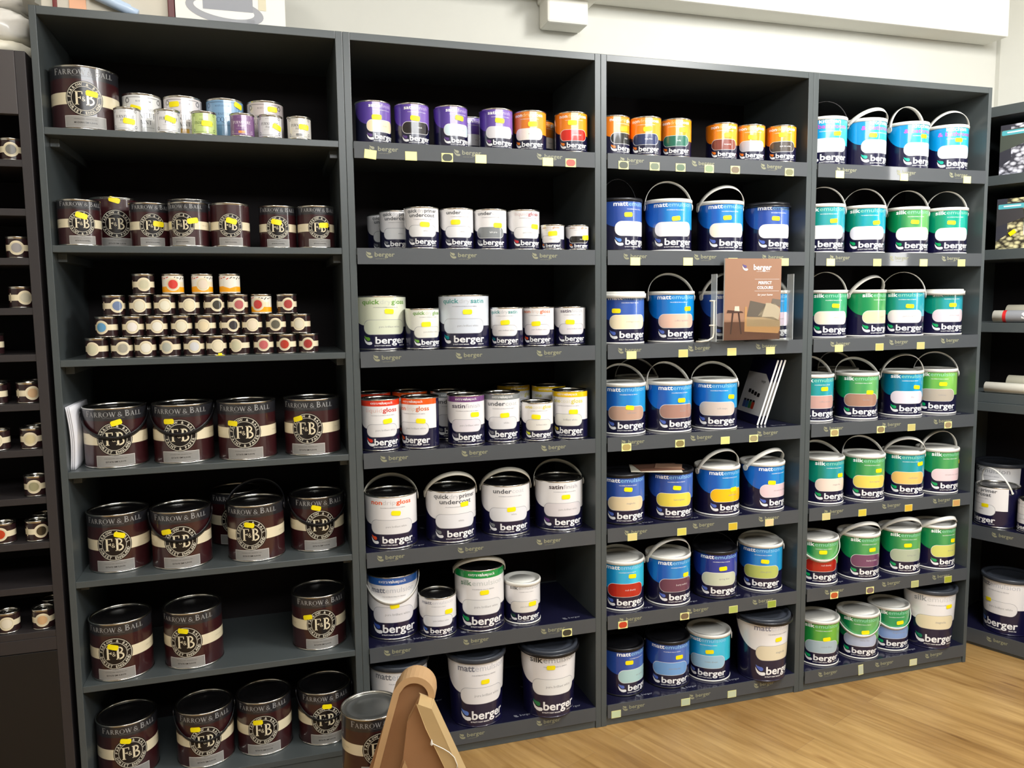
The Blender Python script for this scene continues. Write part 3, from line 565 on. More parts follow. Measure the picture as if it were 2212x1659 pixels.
86: {'f': 'bg', 'band': ((10, 92, 186), (40, 160, 216)), 'pill': (165, 125, 112), 'title': [[('matt', 1, (255, 255, 255)), ('emulsion', 0, (150, 205, 240))]], 'pt': 'mocha', 'lc': (80, 105, 190), 'evp': None, 'col': 'white', 'h': 'up', 'tg': None, 'pc': None, 'hc': 'w'},
87: {'f': 'bg', 'band': ((10, 92, 186), (40, 160, 216)), 'pill': (205, 190, 180), 'title': [[('matt', 1, (255, 255, 255)), ('emulsion', 0, (150, 205, 240))]], 'pt': 'soft taupe', 'lc': (80, 105, 190), 'evp': None, 'col': 'white', 'h': 'up', 'tg': None, 'pc': None, 'hc': 'w'},
89: {'f': 'bg', 'band': ((26, 66, 150), (78, 114, 190)), 'pill': (225, 205, 165), 'title': [[('matt', 1, (255, 255, 255)), ('emulsion', 0, (150, 205, 240))]], 'pt': 'magnolia', 'lc': (80, 105, 190), 'evp': None, 'col': 'black', 'h': None, 'tg': None, 'pc': None, 'hc': 'w'},
90: {'f': 'bg', 'band': ((26, 66, 150), (78, 114, 190)), 'pill': (232, 210, 80), 'title': [[('matt', 1, (255, 255, 255)), ('emulsion', 0, (150, 205, 240))]], 'pt': 'lemongrass', 'lc': (80, 105, 190), 'evp': None, 'col': 'black', 'h': None, 'tg': None, 'pc': None, 'hc': 'w'},
91: {'f': 'bg', 'band': ((10, 92, 186), (40, 160, 216)), 'pill': (245, 190, 25), 'title': [[('matt', 1, (255, 255, 255)), ('emulsion', 0, (150, 205, 240))]], 'pt': 'sunflower', 'lc': (80, 105, 190), 'evp': None, 'col': 'white', 'h': 'up', 'tg': None, 'pc': None, 'hc': 'w'},
92: {'f': 'bg', 'band': ((10, 92, 186), (40, 160, 216)), 'pill': (228, 200, 205), 'title': [[('matt', 1, (255, 255, 255)), ('emulsion', 0, (150, 205, 240))]], 'pt': 'strawberry cream', 'lc': (80, 105, 190), 'evp': None, 'col': 'white', 'h': 'up', 'tg': None, 'pc': None, 'hc': 'w'},
93: {'f': 'bg', 'band': ((0, 140, 205), (60, 200, 225)), 'pill': (180, 35, 22), 'title': [[('matt', 1, (255, 255, 255)), ('emulsion', 0, (150, 205, 240))]], 'pt': 'red cherry', 'lc': (80, 105, 190), 'evp': None, 'col': 'white', 'h': 'up', 'tg': None, 'pc': None, 'hc': 'w'},
94: {'f': 'bg', 'band': ((10, 92, 186), (40, 160, 216)), 'pill': (105, 60, 80), 'title': [[('matt', 1, (255, 255, 255)), ('emulsion', 0, (150, 205, 240))]], 'pt': 'berry sorbet', 'lc': (80, 105, 190), 'evp': None, 'col': 'white', 'h': 'up', 'tg': None, 'pc': None, 'hc': 'w'},
95: {'f': 'bg', 'band': ((20, 45, 130), (60, 70, 160)), 'pill': (200, 205, 180), 'title': [[('matt', 1, (255, 255, 255)), ('emulsion', 0, (150, 205, 240))]], 'pt': 'spring dew', 'lc': (80, 105, 190), 'evp': None, 'col': 'black', 'h': 'down2', 'tg': None, 'pc': None, 'hc': 'k'},
96: {'f': 'bg', 'band': ((10, 92, 186), (40, 160, 216)), 'pill': (180, 190, 100), 'title': [[('matt', 1, (255, 255, 255)), ('emulsion', 0, (150, 205, 240))]], 'pt': 'olive grove', 'lc': (80, 105, 190), 'evp': None, 'col': 'white', 'h': 'up', 'tg': None, 'pc': None, 'hc': 'w'},
97: {'f': 'bg', 'band': ((26, 66, 150), (78, 114, 190)), 'pill': (170, 205, 205), 'title': [[('matt', 1, (255, 255, 255)), ('emulsion', 0, (150, 205, 240))]], 'pt': 'sea spray', 'lc': (80, 105, 190), 'evp': None, 'col': 'black', 'h': None, 'tg': None, 'pc': None, 'hc': 'w'},
98: {'f': 'bg', 'band': ((26, 66, 150), (78, 114, 190)), 'pill': (110, 160, 215), 'title': [[('matt', 1, (255, 255, 255)), ('emulsion', 0, (150, 205, 240))]], 'pt': 'morning sky', 'lc': (80, 105, 190), 'evp': None, 'col': 'black', 'h': 'up2', 'tg': None, 'pc': None, 'hc': 'k'},
99: {'f': 'bg', 'band': ((0, 140, 205), (60, 200, 225)), 'pill': (150, 190, 215), 'title': [[('matt', 1, (255, 255, 255)), ('emulsion', 0, (150, 205, 240))]], 'pt': 'ocean dream', 'lc': (80, 105, 190), 'evp': None, 'col': 'white', 'h': 'up', 'tg': None, 'pc': None, 'hc': 'w'},
100: {'f': 'bg', 'band': ((232, 230, 230), (232, 230, 230)), 'pill': (222, 210, 180), 'title': [[('matt', 1, (130, 132, 150)), ('emulsion', 0, (205, 205, 215))]], 'pt': 'magnolia', 'lc': (80, 105, 190), 'evp': None, 'col': 'white', 'h': 'front', 'tg': None, 'pc': None, 'hc': 'k'},
101: {'f': 'bg', 'band': ((0, 140, 205), (60, 200, 225)), 'pill': (245, 248, 250), 'title': [[('kitchen', 1, (255, 255, 255))], [('& bathroom', 1, (200, 90, 190))]], 'pt': '', 'lc': (0, 175, 150), 'evp': None, 'col': 'white', 'h': 'up', 'tg': None, 'pc': None, 'hc': 'k'},
102: {'f': 'bg', 'band': ((0, 140, 205), (60, 200, 225)), 'pill': (245, 248, 250), 'title': [[('kitchen', 1, (255, 255, 255))], [('& bathroom', 1, (200, 90, 190))]], 'pt': '', 'lc': (0, 175, 150), 'evp': None, 'col': 'white', 'h': 'up', 'tg': None, 'pc': None, 'hc': 'w'},
103: {'f': 'bg', 'band': ((0, 140, 205), (60, 200, 225)), 'pill': (245, 248, 250), 'title': [[('kitchen', 1, (255, 255, 255))], [('& bathroom', 1, (200, 90, 190))]], 'pt': '', 'lc': (0, 175, 150), 'evp': None, 'col': 'white', 'h': 'up', 'tg': None, 'pc': None, 'hc': 'w'},
104: {'f': 'bg', 'band': ((0, 140, 205), (60, 200, 225)), 'pill': (245, 248, 250), 'title': [[('kitchen', 1, (255, 255, 255))], [('& bathroom', 1, (200, 90, 190))]], 'pt': '', 'lc': (0, 175, 150), 'evp': None, 'col': 'white', 'h': 'up', 'tg': None, 'pc': None, 'hc': 'w'},
105: {'f': 'bg', 'band': ((0, 132, 110), (50, 165, 190)), 'pill': (245, 245, 245), 'title': [[('silk', 1, (255, 255, 255)), ('emulsion', 0, (150, 215, 185))]], 'pt': '', 'lc': (0, 160, 90), 'evp': None, 'col': 'white', 'h': 'up', 'tg': None, 'pc': None, 'hc': 'w'},
106: {'f': 'bg', 'band': ((0, 135, 110), (0, 165, 200)), 'pill': (242, 242, 250), 'title': [[('silk', 1, (255, 255, 255)), ('emulsion', 0, (150, 215, 185))]], 'pt': 'white', 'lc': (0, 160, 90), 'evp': None, 'col': 'white', 'h': 'up', 'tg': None, 'pc': None, 'hc': 'w'},
107: {'f': 'bg', 'band': ((5, 130, 74), (112, 182, 104)), 'pill': (250, 248, 240), 'title': [[('silk', 1, (255, 255, 255)), ('emulsion', 0, (150, 215, 185))]], 'pt': '', 'lc': (0, 160, 90), 'evp': None, 'col': 'white', 'h': 'up', 'tg': None, 'pc': None, 'hc': 'w'},
108: {'f': 'bg', 'band': ((0, 140, 100), (0, 175, 160)), 'pill': (248, 248, 246), 'title': [[('silk', 1, (255, 255, 255)), ('emulsion', 0, (150, 215, 185))]], 'pt': '', 'lc': (0, 160, 90), 'evp': None, 'col': 'white', 'h': 'up', 'tg': None, 'pc': None, 'hc': 'w'},
109: {'f': 'bg', 'band': ((0, 135, 90), (70, 170, 120)), 'pill': (240, 228, 205), 'title': [[('silk', 1, (255, 255, 255)), ('emulsion', 0, (150, 215, 185))]], 'pt': 'ivory', 'lc': (0, 160, 90), 'evp': None, 'col': 'white', 'h': 'up', 'tg': None, 'pc': None, 'hc': 'w'},
110: {'f': 'bg', 'band': ((5, 130, 74), (112, 182, 104)), 'pill': (238, 205, 165), 'title': [[('silk', 1, (255, 255, 255)), ('emulsion', 0, (150, 215, 185))]], 'pt': 'peach', 'lc': (0, 160, 90), 'evp': None, 'col': 'white', 'h': 'up', 'tg': None, 'pc': None, 'hc': 'w'},
111: {'f': 'bg', 'band': ((0, 132, 110), (50, 165, 190)), 'pill': (232, 222, 224), 'title': [[('silk', 1, (255, 255, 255)), ('emulsion', 0, (150, 215, 185))]], 'pt': 'jasmine white', 'lc': (0, 160, 90), 'evp': None, 'col': 'white', 'h': 'up', 'tg': None, 'pc': None, 'hc': 'w'},
112: {'f': 'bg', 'band': ((0, 132, 110), (50, 165, 190)), 'pill': (225, 205, 212), 'title': [[('silk', 1, (255, 255, 255)), ('emulsion', 0, (150, 215, 185))]], 'pt': 'orchid blush', 'lc': (0, 160, 90), 'evp': None, 'col': 'white', 'h': 'front', 'tg': None, 'pc': None, 'hc': 'w'},
113: {'f': 'bg', 'band': ((0, 132, 110), (50, 165, 190)), 'pill': (195, 155, 145), 'title': [[('silk', 1, (255, 255, 255)), ('emulsion', 0, (150, 215, 185))]], 'pt': 'coffee cream', 'lc': (0, 160, 90), 'evp': None, 'col': 'white', 'h': 'up', 'tg': None, 'pc': None, 'hc': 'w'},
114: {'f': 'bg', 'band': ((5, 130, 74), (112, 182, 104)), 'pill': (165, 125, 105), 'title': [[('silk', 1, (255, 255, 255)), ('emulsion', 0, (150, 215, 185))]], 'pt': 'mocha', 'lc': (0, 160, 90), 'evp': None, 'col': 'white', 'h': 'up', 'tg': None, 'pc': None, 'hc': 'w'},
115: {'f': 'bg', 'band': ((0, 110, 140), (0, 160, 215)), 'pill': (222, 212, 222), 'title': [[('silk', 1, (255, 255, 255)), ('emulsion', 0, (150, 215, 185))]], 'pt': 'lilac', 'lc': (0, 160, 90), 'evp': None, 'col': 'white', 'h': 'up', 'tg': None, 'pc': None, 'hc': 'w'},
116: {'f': 'bg', 'band': ((60, 150, 60), (140, 200, 90)), 'pill': (175, 165, 150), 'title': [[('silk', 1, (255, 255, 255)), ('emulsion', 0, (150, 215, 185))]], 'pt': 'nutmeg', 'lc': (0, 160, 90), 'evp': None, 'col': 'white', 'h': 'up', 'tg': None, 'pc': None, 'hc': 'w'},
117: {'f': 'bg', 'band': ((0, 132, 110), (50, 165, 190)), 'pill': (235, 215, 200), 'title': [[('silk', 1, (255, 255, 255)), ('emulsion', 0, (150, 215, 185))]], 'pt': 'magnolia', 'lc': (0, 160, 90), 'evp': None, 'col': 'white', 'h': 'up', 'tg': None, 'pc': None, 'hc': 'w'},
118: {'f': 'bg', 'band': ((5, 130, 74), (112, 182, 104)), 'pill': (235, 210, 95), 'title': [[('silk', 1, (255, 255, 255)), ('emulsion', 0, (150, 215, 185))]], 'pt': 'lemongrass', 'lc': (0, 160, 90), 'evp': None, 'col': 'white', 'h': 'up', 'tg': None, 'pc': None, 'hc': 'w'},
119: {'f': 'bg', 'band': ((0, 132, 110), (50, 165, 190)), 'pill': (240, 195, 110), 'title': [[('silk', 1, (255, 255, 255)), ('emulsion', 0, (150, 215, 185))]], 'pt': 'sunflower', 'lc': (0, 160, 90), 'evp': None, 'col': 'white', 'h': 'up', 'tg': None, 'pc': None, 'hc': 'w'},
120: {'f': 'bg', 'band': ((5, 130, 74), (112, 182, 104)), 'pill': (232, 205, 208), 'title': [[('silk', 1, (255, 255, 255)), ('emulsion', 0, (150, 215, 185))]], 'pt': 'strawberry cream', 'lc': (0, 160, 90), 'evp': None, 'col': 'white', 'h': 'up', 'tg': None, 'pc': None, 'hc': 'w'},
121: {'f': 'bg', 'band': ((5, 130, 74), (112, 182, 104)), 'pill': (170, 32, 20), 'title': [[('silk', 1, (255, 255, 255)), ('emulsion', 0, (150, 215, 185))]], 'pt': 'red cherry', 'lc': (0, 160, 90), 'evp': None, 'col': 'white', 'h': 'down', 'tg': None, 'pc': None, 'hc': 'w'},
122: {'f': 'bg', 'band': ((5, 130, 74), (112, 182, 104)), 'pill': (115, 70, 100), 'title': [[('silk', 1, (255, 255, 255)), ('emulsion', 0, (150, 215, 185))]], 'pt': 'berry sorbet', 'lc': (0, 160, 90), 'evp': None, 'col': 'white', 'h': 'up', 'tg': None, 'pc': None, 'hc': 'w'},
123: {'f': 'bg', 'band': ((5, 130, 74), (112, 182, 104)), 'pill': (175, 185, 160), 'title': [[('silk', 1, (255, 255, 255)), ('emulsion', 0, (150, 215, 185))]], 'pt': 'spring dew', 'lc': (0, 160, 90), 'evp': None, 'col': 'white', 'h': 'up', 'tg': None, 'pc': None, 'hc': 'w'},
124: {'f': 'bg', 'band': ((5, 130, 74), (112, 182, 104)), 'pill': (210, 210, 110), 'title': [[('silk', 1, (255, 255, 255)), ('emulsion', 0, (150, 215, 185))]], 'pt': 'lime zest', 'lc': (0, 160, 90), 'evp': None, 'col': 'white', 'h': 'up', 'tg': None, 'pc': None, 'hc': 'w'},
125: {'f': 'bg', 'band': ((30, 140, 60), (120, 185, 60)), 'pill': (165, 185, 195), 'title': [[('silk', 1, (255, 255, 255)), ('emulsion', 0, (150, 215, 185))]], 'pt': 'cotton blue', 'lc': (0, 160, 90), 'evp': None, 'col': 'white', 'h': None, 'tg': None, 'pc': None, 'hc': 'w'},
126: {'f': 'bg', 'band': ((5, 130, 74), (112, 182, 104)), 'pill': (175, 185, 210), 'title': [[('silk', 1, (255, 255, 255)), ('emulsion', 0, (150, 215, 185))]], 'pt': 'misty lilac', 'lc': (0, 160, 90), 'evp': None, 'col': 'white', 'h': 'down', 'tg': None, 'pc': None, 'hc': 'w'},
127: {'f': 'bg', 'band': ((0, 125, 75), (60, 165, 100)), 'pill': (125, 155, 205), 'title': [[('silk', 1, (255, 255, 255)), ('emulsion', 0, (150, 215, 185))]], 'pt': 'forget me not', 'lc': (0, 160, 90), 'evp': None, 'col': 'white', 'h': 'down', 'tg': None, 'pc': None, 'hc': 'w'},
128: {'f': 'bg', 'band': ((232, 230, 230), (232, 230, 230)), 'pill': (228, 215, 180), 'title': [[('silk', 1, (150, 155, 160)), ('emulsion', 0, (205, 205, 205))]], 'pt': 'magnolia', 'lc': (0, 120, 80), 'evp': None, 'col': 'white', 'h': None, 'tg': None, 'pc': None},
}
CANS = [
(1, 1, 1, 'FB5', 0.1, 0.0917, 0.0805, 0.16, 8.5, (0.018, 0.091), None, 'maroon tin with charcoal top band and round monogram badge, the largest, top shelf, leftmost bay'),
(2, 1, 1, 'FUB', 0.2314, 0.135, 0.05, 0.118, 11.6, (-0.021, 0.0775), None, 'white furniture tin beside the maroon tin, top shelf, leftmost bay'),
(3, 1, 1, 'FUB', 0.336, 0.135, 0.05, 0.118, 4.0, (-0.0225, 0.0942), None, 'off-white furniture tin, second in back row, top shelf, leftmost bay'),
(4, 1, 1, 'FUB', 0.4473, 0.135, 0.05, 0.118, -5.9, (0.0463, 0.1016), None, 'pale blue lacquer tin in back row, top shelf, leftmost bay'),
(5, 1, 1, 'FUB', 0.5564, 0.135, 0.05, 0.118, -2.6, (0.0227, 0.0946), None, 'pinkish grey furniture tin in back row, top shelf, leftmost bay'),
(6, 1, 1, 'FUS', 0.206, 0.042, 0.032, 0.0625, -4.4, (0.0109, 0.0262), None, 'tiny white furniture tin, leftmost in front row, top shelf, leftmost bay'),
(7, 1, 1, 'FUS', 0.3042, 0.039, 0.032, 0.0625, 13.0, (0.0041, 0.0363), None, 'tiny white furniture tin, second in front row, top shelf, leftmost bay'),
(8, 1, 1, 'FUS', 0.3961, 0.039, 0.032, 0.0625, 3.1, (0.0081, 0.0299), None, 'tiny lime green wax tin in front row, top shelf, leftmost bay'),
(9, 1, 1, 'FUS', 0.4945, 0.039, 0.032, 0.0625, -1.6, None, None, 'tiny purple furniture tin in front row, top shelf, leftmost bay'),
(10, 1, 1, 'FUS', 0.5674, 0.039, 0.032, 0.0625, -3.3, (0.0221, 0.0298), None, 'tiny white furniture tin, right of the purple one, top shelf, leftmost bay'),
(11, 1, 1, 'FUS', 0.6457, 0.039, 0.032, 0.0625, -1.8, (0.0129, 0.0333), None, 'tiny white furniture tin standing alone at the right, top shelf, leftmost bay'),
(12, 1, 2, 'FB7', 0.0731, 0.0585, 0.0515, 0.119, 17.1, (-0.0003, 0.077), None, 'small maroon tin at the far left end, second shelf, leftmost bay'),
(13, 1, 2, 'FB7b', 0.1384, 0.19, 0.0625, 0.142, 10.0, (-0.0013, 0.1339), None, 'taller maroon tin standing behind the far left pair, second shelf, leftmost bay'),
(14, 1, 2, 'FB7', 0.2407, 0.0935, 0.0515, 0.119, 12.5, (0.0163, 0.0622), None, 'small maroon tin with its badge half under a yellow sticker, second shelf, leftmost bay'),
(15, 1, 2, 'FB7', 0.3424, 0.0585, 0.0515, 0.119, -15.1, (0.0284, 0.069), None, 'small maroon tin in front of a taller one, second shelf, leftmost bay'),
(16, 1, 2, 'FB7b', 0.3343, 0.19, 0.0625, 0.142, 5.2, None, None, 'taller maroon tin peeking from behind the middle, second shelf, leftmost bay'),
(17, 1, 2, 'FB7', 0.4501, 0.0585, 0.0515, 0.119, 3.2, (0.0028, 0.0699), None, 'small all-maroon tin without a charcoal top band, second shelf, leftmost bay'),
(18, 1, 2, 'FB7', 0.5777, 0.0944, 0.0515, 0.119, -0.8, (-0.0032, 0.0727), None, 'small maroon tin, second from the right, second shelf, leftmost bay'),
(19, 1, 2, 'FB7', 0.6834, 0.074, 0.0515, 0.119, 9.0, (0.0119, 0.0643), None, 'small maroon tin at the far right end, second shelf, leftmost bay'),
(20, 1, 4, 'FB25', 0.1212, 0.0978, 0.08, 0.164, 7.1, (0.0063, 0.1239), None, 'large maroon tin with lowered black handle, far left, fourth shelf, leftmost bay'),
(21, 1, 4, 'FB25', 0.2965, 0.1002, 0.08, 0.164, -1.8, (-0.0273, 0.1191), None, 'large maroon tin with lowered black handle, second from left, fourth shelf, leftmost bay'),
(22, 1, 4, 'FB25', 0.4696, 0.087, 0.08, 0.164, -4.0, (-0.0321, 0.1062), None, 'large maroon tin, third from left, fourth shelf, leftmost bay'),
(23, 1, 4, 'FB25', 0.6533, 0.0934, 0.08, 0.164, -13.6, (-0.0262, 0.1084), None, 'large maroon tin, far right, fourth shelf, leftmost bay'),
(24, 1, 5, 'FB25', 0.108, 0.1271, 0.08, 0.164, -0.2, (0.0151, 0.1064), None, 'large maroon tin, far left, fifth shelf, leftmost bay'),
(25, 1, 5, 'FB25', 0.2766, 0.0999, 0.08, 0.164, 4.2, (-0.0384, 0.1087), None, 'large maroon tin with lowered black handle, second from left, fifth shelf, leftmost bay'),
(26, 1, 5, 'FB25', 0.4807, 0.1019, 0.08, 0.164, -9.9, (-0.0025, 0.1085), None, 'large maroon tin with raised black handle, third from left, fifth shelf, leftmost bay'),
(27, 1, 5, 'FB25', 0.6595, 0.1391, 0.08, 0.164, 3.7, (-0.0111, 0.1332), None, 'large maroon tin with lowered black handle, far right, fifth shelf, leftmost bay'),
(28, 1, 6, 'FB25', 0.1049, 0.087, 0.08, 0.164, -3.7, (-0.0037, 0.0983), None, 'large maroon tin, far left, sixth shelf, leftmost bay'),
(29, 1, 6, 'FB25', 0.2938, 0.1017, 0.08, 0.164, -10.5, (-0.0053, 0.1136), None, 'large maroon tin, second from left, sixth shelf, leftmost bay'),
(30, 1, 6, 'FB25', 0.6525, 0.1126, 0.08, 0.164, 3.4, (-0.0417, 0.1032), None, 'large maroon tin, far right, sixth shelf, leftmost bay'),
(31, 1, 7, 'FB25', 0.1, 0.112, 0.08, 0.164, 13.9, (-0.0111, 0.1163), None, 'large maroon tin, far left, bottom shelf, leftmost bay'),
(32, 1, 7, 'FB25', 0.311, 0.1097, 0.08, 0.164, 4.6, (-0.0264, 0.1186), None, 'large maroon tin with lowered black handle, second from left, bottom shelf, leftmost bay'),
(33, 1, 7, 'FB25', 0.4798, 0.1218, 0.08, 0.164, -2.2, (-0.0143, 0.1048), None, 'large maroon tin, third from left, bottom shelf, leftmost bay'),
(34, 1, 7, 'FB25', 0.6595, 0.1216, 0.08, 0.164, 0.5, (0.0028, 0.1222), None, 'large maroon tin with lowered black handle, far right, bottom shelf, leftmost bay'),
(36, 2, 1, 'B7', 0.8569, 0.075, 0.051, 0.122, 21.5, (-0.0151, 0.0753), None, 'purple tin with cream patch, top shelf, second bay'),
(37, 2, 1, 'B7', 0.9702, 0.075, 0.051, 0.122, 7.5, (-0.0051, 0.0781), None, 'purple tin with black patch, top shelf, second bay'),
(38, 2, 1, 'B7', 1.0875, 0.075, 0.051, 0.122, 14.9, (0.0038, 0.0862), None, 'purple tin with icy blue patch, top shelf, second bay'),
(39, 2, 1, 'B7', 1.2291, 0.075, 0.051, 0.122, -0.7, (-0.0012, 0.0854), None, 'purple tin with light grey patch, top shelf, second bay'),
(40, 2, 1, 'B7', 1.338, 0.075, 0.051, 0.122, -21.4, (0.0121, 0.0809), None, 'orange tin with pale cream patch, top shelf, second bay'),
(41, 2, 1, 'B7', 1.4685, 0.059, 0.051, 0.122, -11.1, (-0.0046, 0.0884), None, 'orange tin with red patch, top shelf, second bay'),
(42, 2, 2, 'B7', 0.9905, 0.0638, 0.051, 0.122, -7.0, (0.0068, 0.0705), None, 'white tin with two lines of grey lettering, second shelf, second bay'),
(43, 2, 2, 'B7', 1.0994, 0.073, 0.051, 0.122, -2.5, (-0.0116, 0.08), None, 'white undercoat tin with plain white patch, second shelf, second bay'),
(44, 2, 2, 'B7', 1.2058, 0.075, 0.051, 0.122, -13.8, (0.0238, 0.0729), None, 'white undercoat tin with mid grey patch, second shelf, second bay'),
(45, 2, 2, 'B7', 1.3124, 0.0731, 0.051, 0.122, -0.8, (0.0254, 0.071), None, 'white tin with pale red gloss lettering, second shelf, second bay'),
(46, 2, 2, 'B3', 1.3997, 0.0435, 0.0365, 0.077, -31.1, (0.0072, 0.0497), None, 'tiny white gloss tin with white patch, second shelf, second bay'),
(47, 2, 2, 'B3', 1.4808, 0.0435, 0.0365, 0.077, -11.0, (0.0244, 0.0383), None, 'tiny white gloss tin with black patch, second shelf, second bay'),
(48, 2, 3, 'B13', 0.8699, 0.1352, 0.0775, 0.161, 2.7, (0.0128, 0.1146), None, 'large white tin with green gloss lettering, third shelf, second bay'),
(49, 2, 3, 'B7', 0.9875, 0.073, 0.051, 0.122, 10.9, (-0.0071, 0.0749), None, 'small white tin with green gloss lettering, third shelf, second bay'),
(50, 2, 3, 'B13', 1.1202, 0.0845, 0.0775, 0.161, -14.1, (0.0122, 0.1103), None, 'large white tin with teal satin lettering, third shelf, second bay'),
(51, 2, 3, 'B7', 1.2508, 0.059, 0.051, 0.122, -27.7, (0.0052, 0.0762), None, 'small white tin with teal satin lettering, third shelf, second bay'),
(52, 2, 3, 'B7', 1.3569, 0.069, 0.051, 0.122, -22.7, (-0.0024, 0.0706), None, 'small white tin with orange gloss lettering, third shelf, second bay'),
(53, 2, 3, 'B7', 1.4659, 0.075, 0.051, 0.122, -11.0, (-0.0065, 0.0735), None, 'small white tin with dark satin lettering, third shelf, second bay'),
(54, 2, 4, 'B1', 0.8522, 0.0694, 0.0575, 0.154, -1.3, (0.0159, 0.0893), None, 'white tin with red top band, fourth shelf, second bay'),
(55, 2, 4, 'B1', 0.9721, 0.0645, 0.0575, 0.154, -34.0, (0.0261, 0.0849), None, 'white tin with orange top band, fourth shelf, second bay'),
(56, 2, 4, 'B1', 1.118, 0.0701, 0.0575, 0.154, -11.8, (0.0273, 0.0951), None, 'white tin with purple top band, fourth shelf, second bay'),
(57, 2, 4, 'B1', 1.237, 0.0815, 0.0575, 0.154, -11.6, (0.0055, 0.0861), None, 'white tin with grey top band, fourth shelf, second bay'),
(58, 2, 4, 'B7', 1.3479, 0.059, 0.051, 0.122, -11.4, (-0.0094, 0.0776), None, 'small white tin with faint yellow lettering, fourth shelf, second bay'),
(59, 2, 4, 'B1', 1.4635, 0.0651, 0.0575, 0.154, -30.9, (0.0205, 0.0877), None, 'white tin with yellow top band, fourth shelf, second bay'),
(60, 2, 5, 'B25', 0.879, 0.087, 0.079, 0.161, -6.6, (0.0129, 0.1102), -54, 'white tin with orange gloss lettering and raised handle, fifth shelf, second bay'),
(61, 2, 5, 'B25', 1.0672, 0.0889, 0.079, 0.161, 1.2, (0.0268, 0.1187), 40, 'white primer tin with broad raised handle, fifth shelf, second bay'),
(62, 2, 5, 'B25', 1.2524, 0.105, 0.079, 0.161, -6.6, (0.0058, 0.0848), 42, 'white undercoat tin with raised handle, fifth shelf, second bay'),
(63, 2, 5, 'B25', 1.4355, 0.103, 0.079, 0.161, -6.8, (0.006, 0.1102), -50, 'white satin tin with dark purple lettering and raised handle, fifth shelf, second bay'),
(64, 2, 6, 'BE3', 0.8802, 0.1136, 0.079, 0.198, -6.8, (0.0043, 0.1072), None, 'tall white tin with blue top band and lowered handle, sixth shelf, second bay'),
(65, 2, 6, 'B1L', 1.014, 0.0655, 0.0585, 0.125, -11.1, (0.0372, 0.0792), None, 'small white matt tin with black lid, sixth shelf, second bay'),
(66, 2, 6, 'BE3', 1.1555, 0.086, 0.079, 0.198, -7.2, (0.0066, 0.1269), 52, 'tall white tin with green top band, sixth shelf, second bay'),
(67, 2, 6, 'P1L', 1.2981, 0.0801, 0.059, 0.135, -6.0, (0.0238, 0.0652), None, 'small white tub with white lid, sixth shelf, second bay'),
(68, 2, 7, 'T5', 0.89, 0.0985, 0.0915, 0.225, -4.7, None, None, 'big white tub with dark lid behind the wooden stand, bottom shelf, second bay'),
(69, 2, 7, 'T5', 1.1371, 0.0769, 0.0915, 0.225, 1.0, (0.0073, 0.1509), None, 'big white matt tub with dark lid, bottom shelf, second bay'),
(70, 2, 7, 'T5', 1.3785, 0.058, 0.0915, 0.225, -5.6, (-0.0123, 0.1726), None, 'big white silk tub with dark lid, bottom shelf, second bay'),
(71, 3, 1, 'B7', 1.6165, 0.0693, 0.051, 0.122, 16.7, (-0.0002, 0.081), None, 'orange tin with black patch, top shelf, third bay'),
(72, 3, 1, 'B7', 1.7226, 0.059, 0.051, 0.122, -23.4, (0.0062, 0.0827), None, 'orange tin with navy patch, top shelf, third bay'),
(73, 3, 1, 'B7', 1.831, 0.059, 0.051, 0.122, -25.1, (0.0237, 0.0853), None, 'orange tin with green patch, top shelf, third bay'),
(74, 3, 1, 'B7', 2.0113, 0.075, 0.051, 0.122, -18.4, (0.0115, 0.0818), None, 'orange tin with brick red patch, top shelf, third bay'),
(75, 3, 1, 'B7', 2.118, 0.075, 0.051, 0.122, -20.2, (-0.0008, 0.079), None, 'orange tin with silver grey patch, top shelf, third bay'),
(76, 3, 1, 'B7', 2.2285, 0.059, 0.051, 0.122, -25.5, (0.0004, 0.09), None, 'orange tin with dark brown patch, top shelf, third bay'),
(77, 3, 2, 'P25', 1.6486, 0.102, 0.076, 0.167, 17.5, (-0.022, 0.1143), 0, 'dark blue tub with white patch and thin black handle, second shelf, third bay'),
(78, 3, 2, 'P25', 1.8237, 0.09, 0.076, 0.167, -11.2, (0.0042, 0.1041), -12, 'blue tub with white patch and upright handle, second shelf, third bay'),
(79, 3, 2, 'P25', 2.0225, 0.096, 0.076, 0.167, -7.0, (-0.0075, 0.111), 40, 'blue tub with ivory patch and forward handle, second shelf, third bay'),
(80, 3, 2, 'P25', 2.2075, 0.102, 0.076, 0.167, -1.5, (-0.0098, 0.1128), None, 'dark blue tub with white patch and dark lid handle, second shelf, third bay'),
(81, 3, 3, 'P25', 1.6527, 0.09, 0.076, 0.167, -2.8, (-0.0433, 0.1064), None, 'dark blue tub with cream patch and white lid handle, third shelf, third bay'),
(82, 3, 3, 'P25', 1.8397, 0.096, 0.076, 0.167, -9.7, (0.0364, 0.1102), -24, 'blue tub with peach patch and upright handle, third shelf, third bay'),
(83, 3, 3, 'P25', 2.0371, 0.102, 0.076, 0.167, 1.4, None, 24, 'dark blue tub behind the brochure holder, third shelf, third bay'),
(84, 3, 3, 'P25', 2.2075, 0.09, 0.076, 0.167, -9.7, None, -32, 'light blue tub right of the brochure, third shelf, third bay'),
(85, 3, 4, 'P25', 1.6639, 0.1, 0.076, 0.167, -11.1, (0.0068, 0.089), -32, 'blue tub with light tan patch, fourth shelf, third bay'),
(86, 3, 4, 'P25', 1.8274, 0.084, 0.076, 0.167, -0.3, (0.0087, 0.1067), -28, 'blue tub with mid brown patch, fourth shelf, third bay'),
(87, 3, 4, 'P25', 2.0032, 0.084, 0.076, 0.167, -20.6, (0.0487, 0.1102), -36, 'blue tub with pale taupe patch, fourth shelf, third bay'),
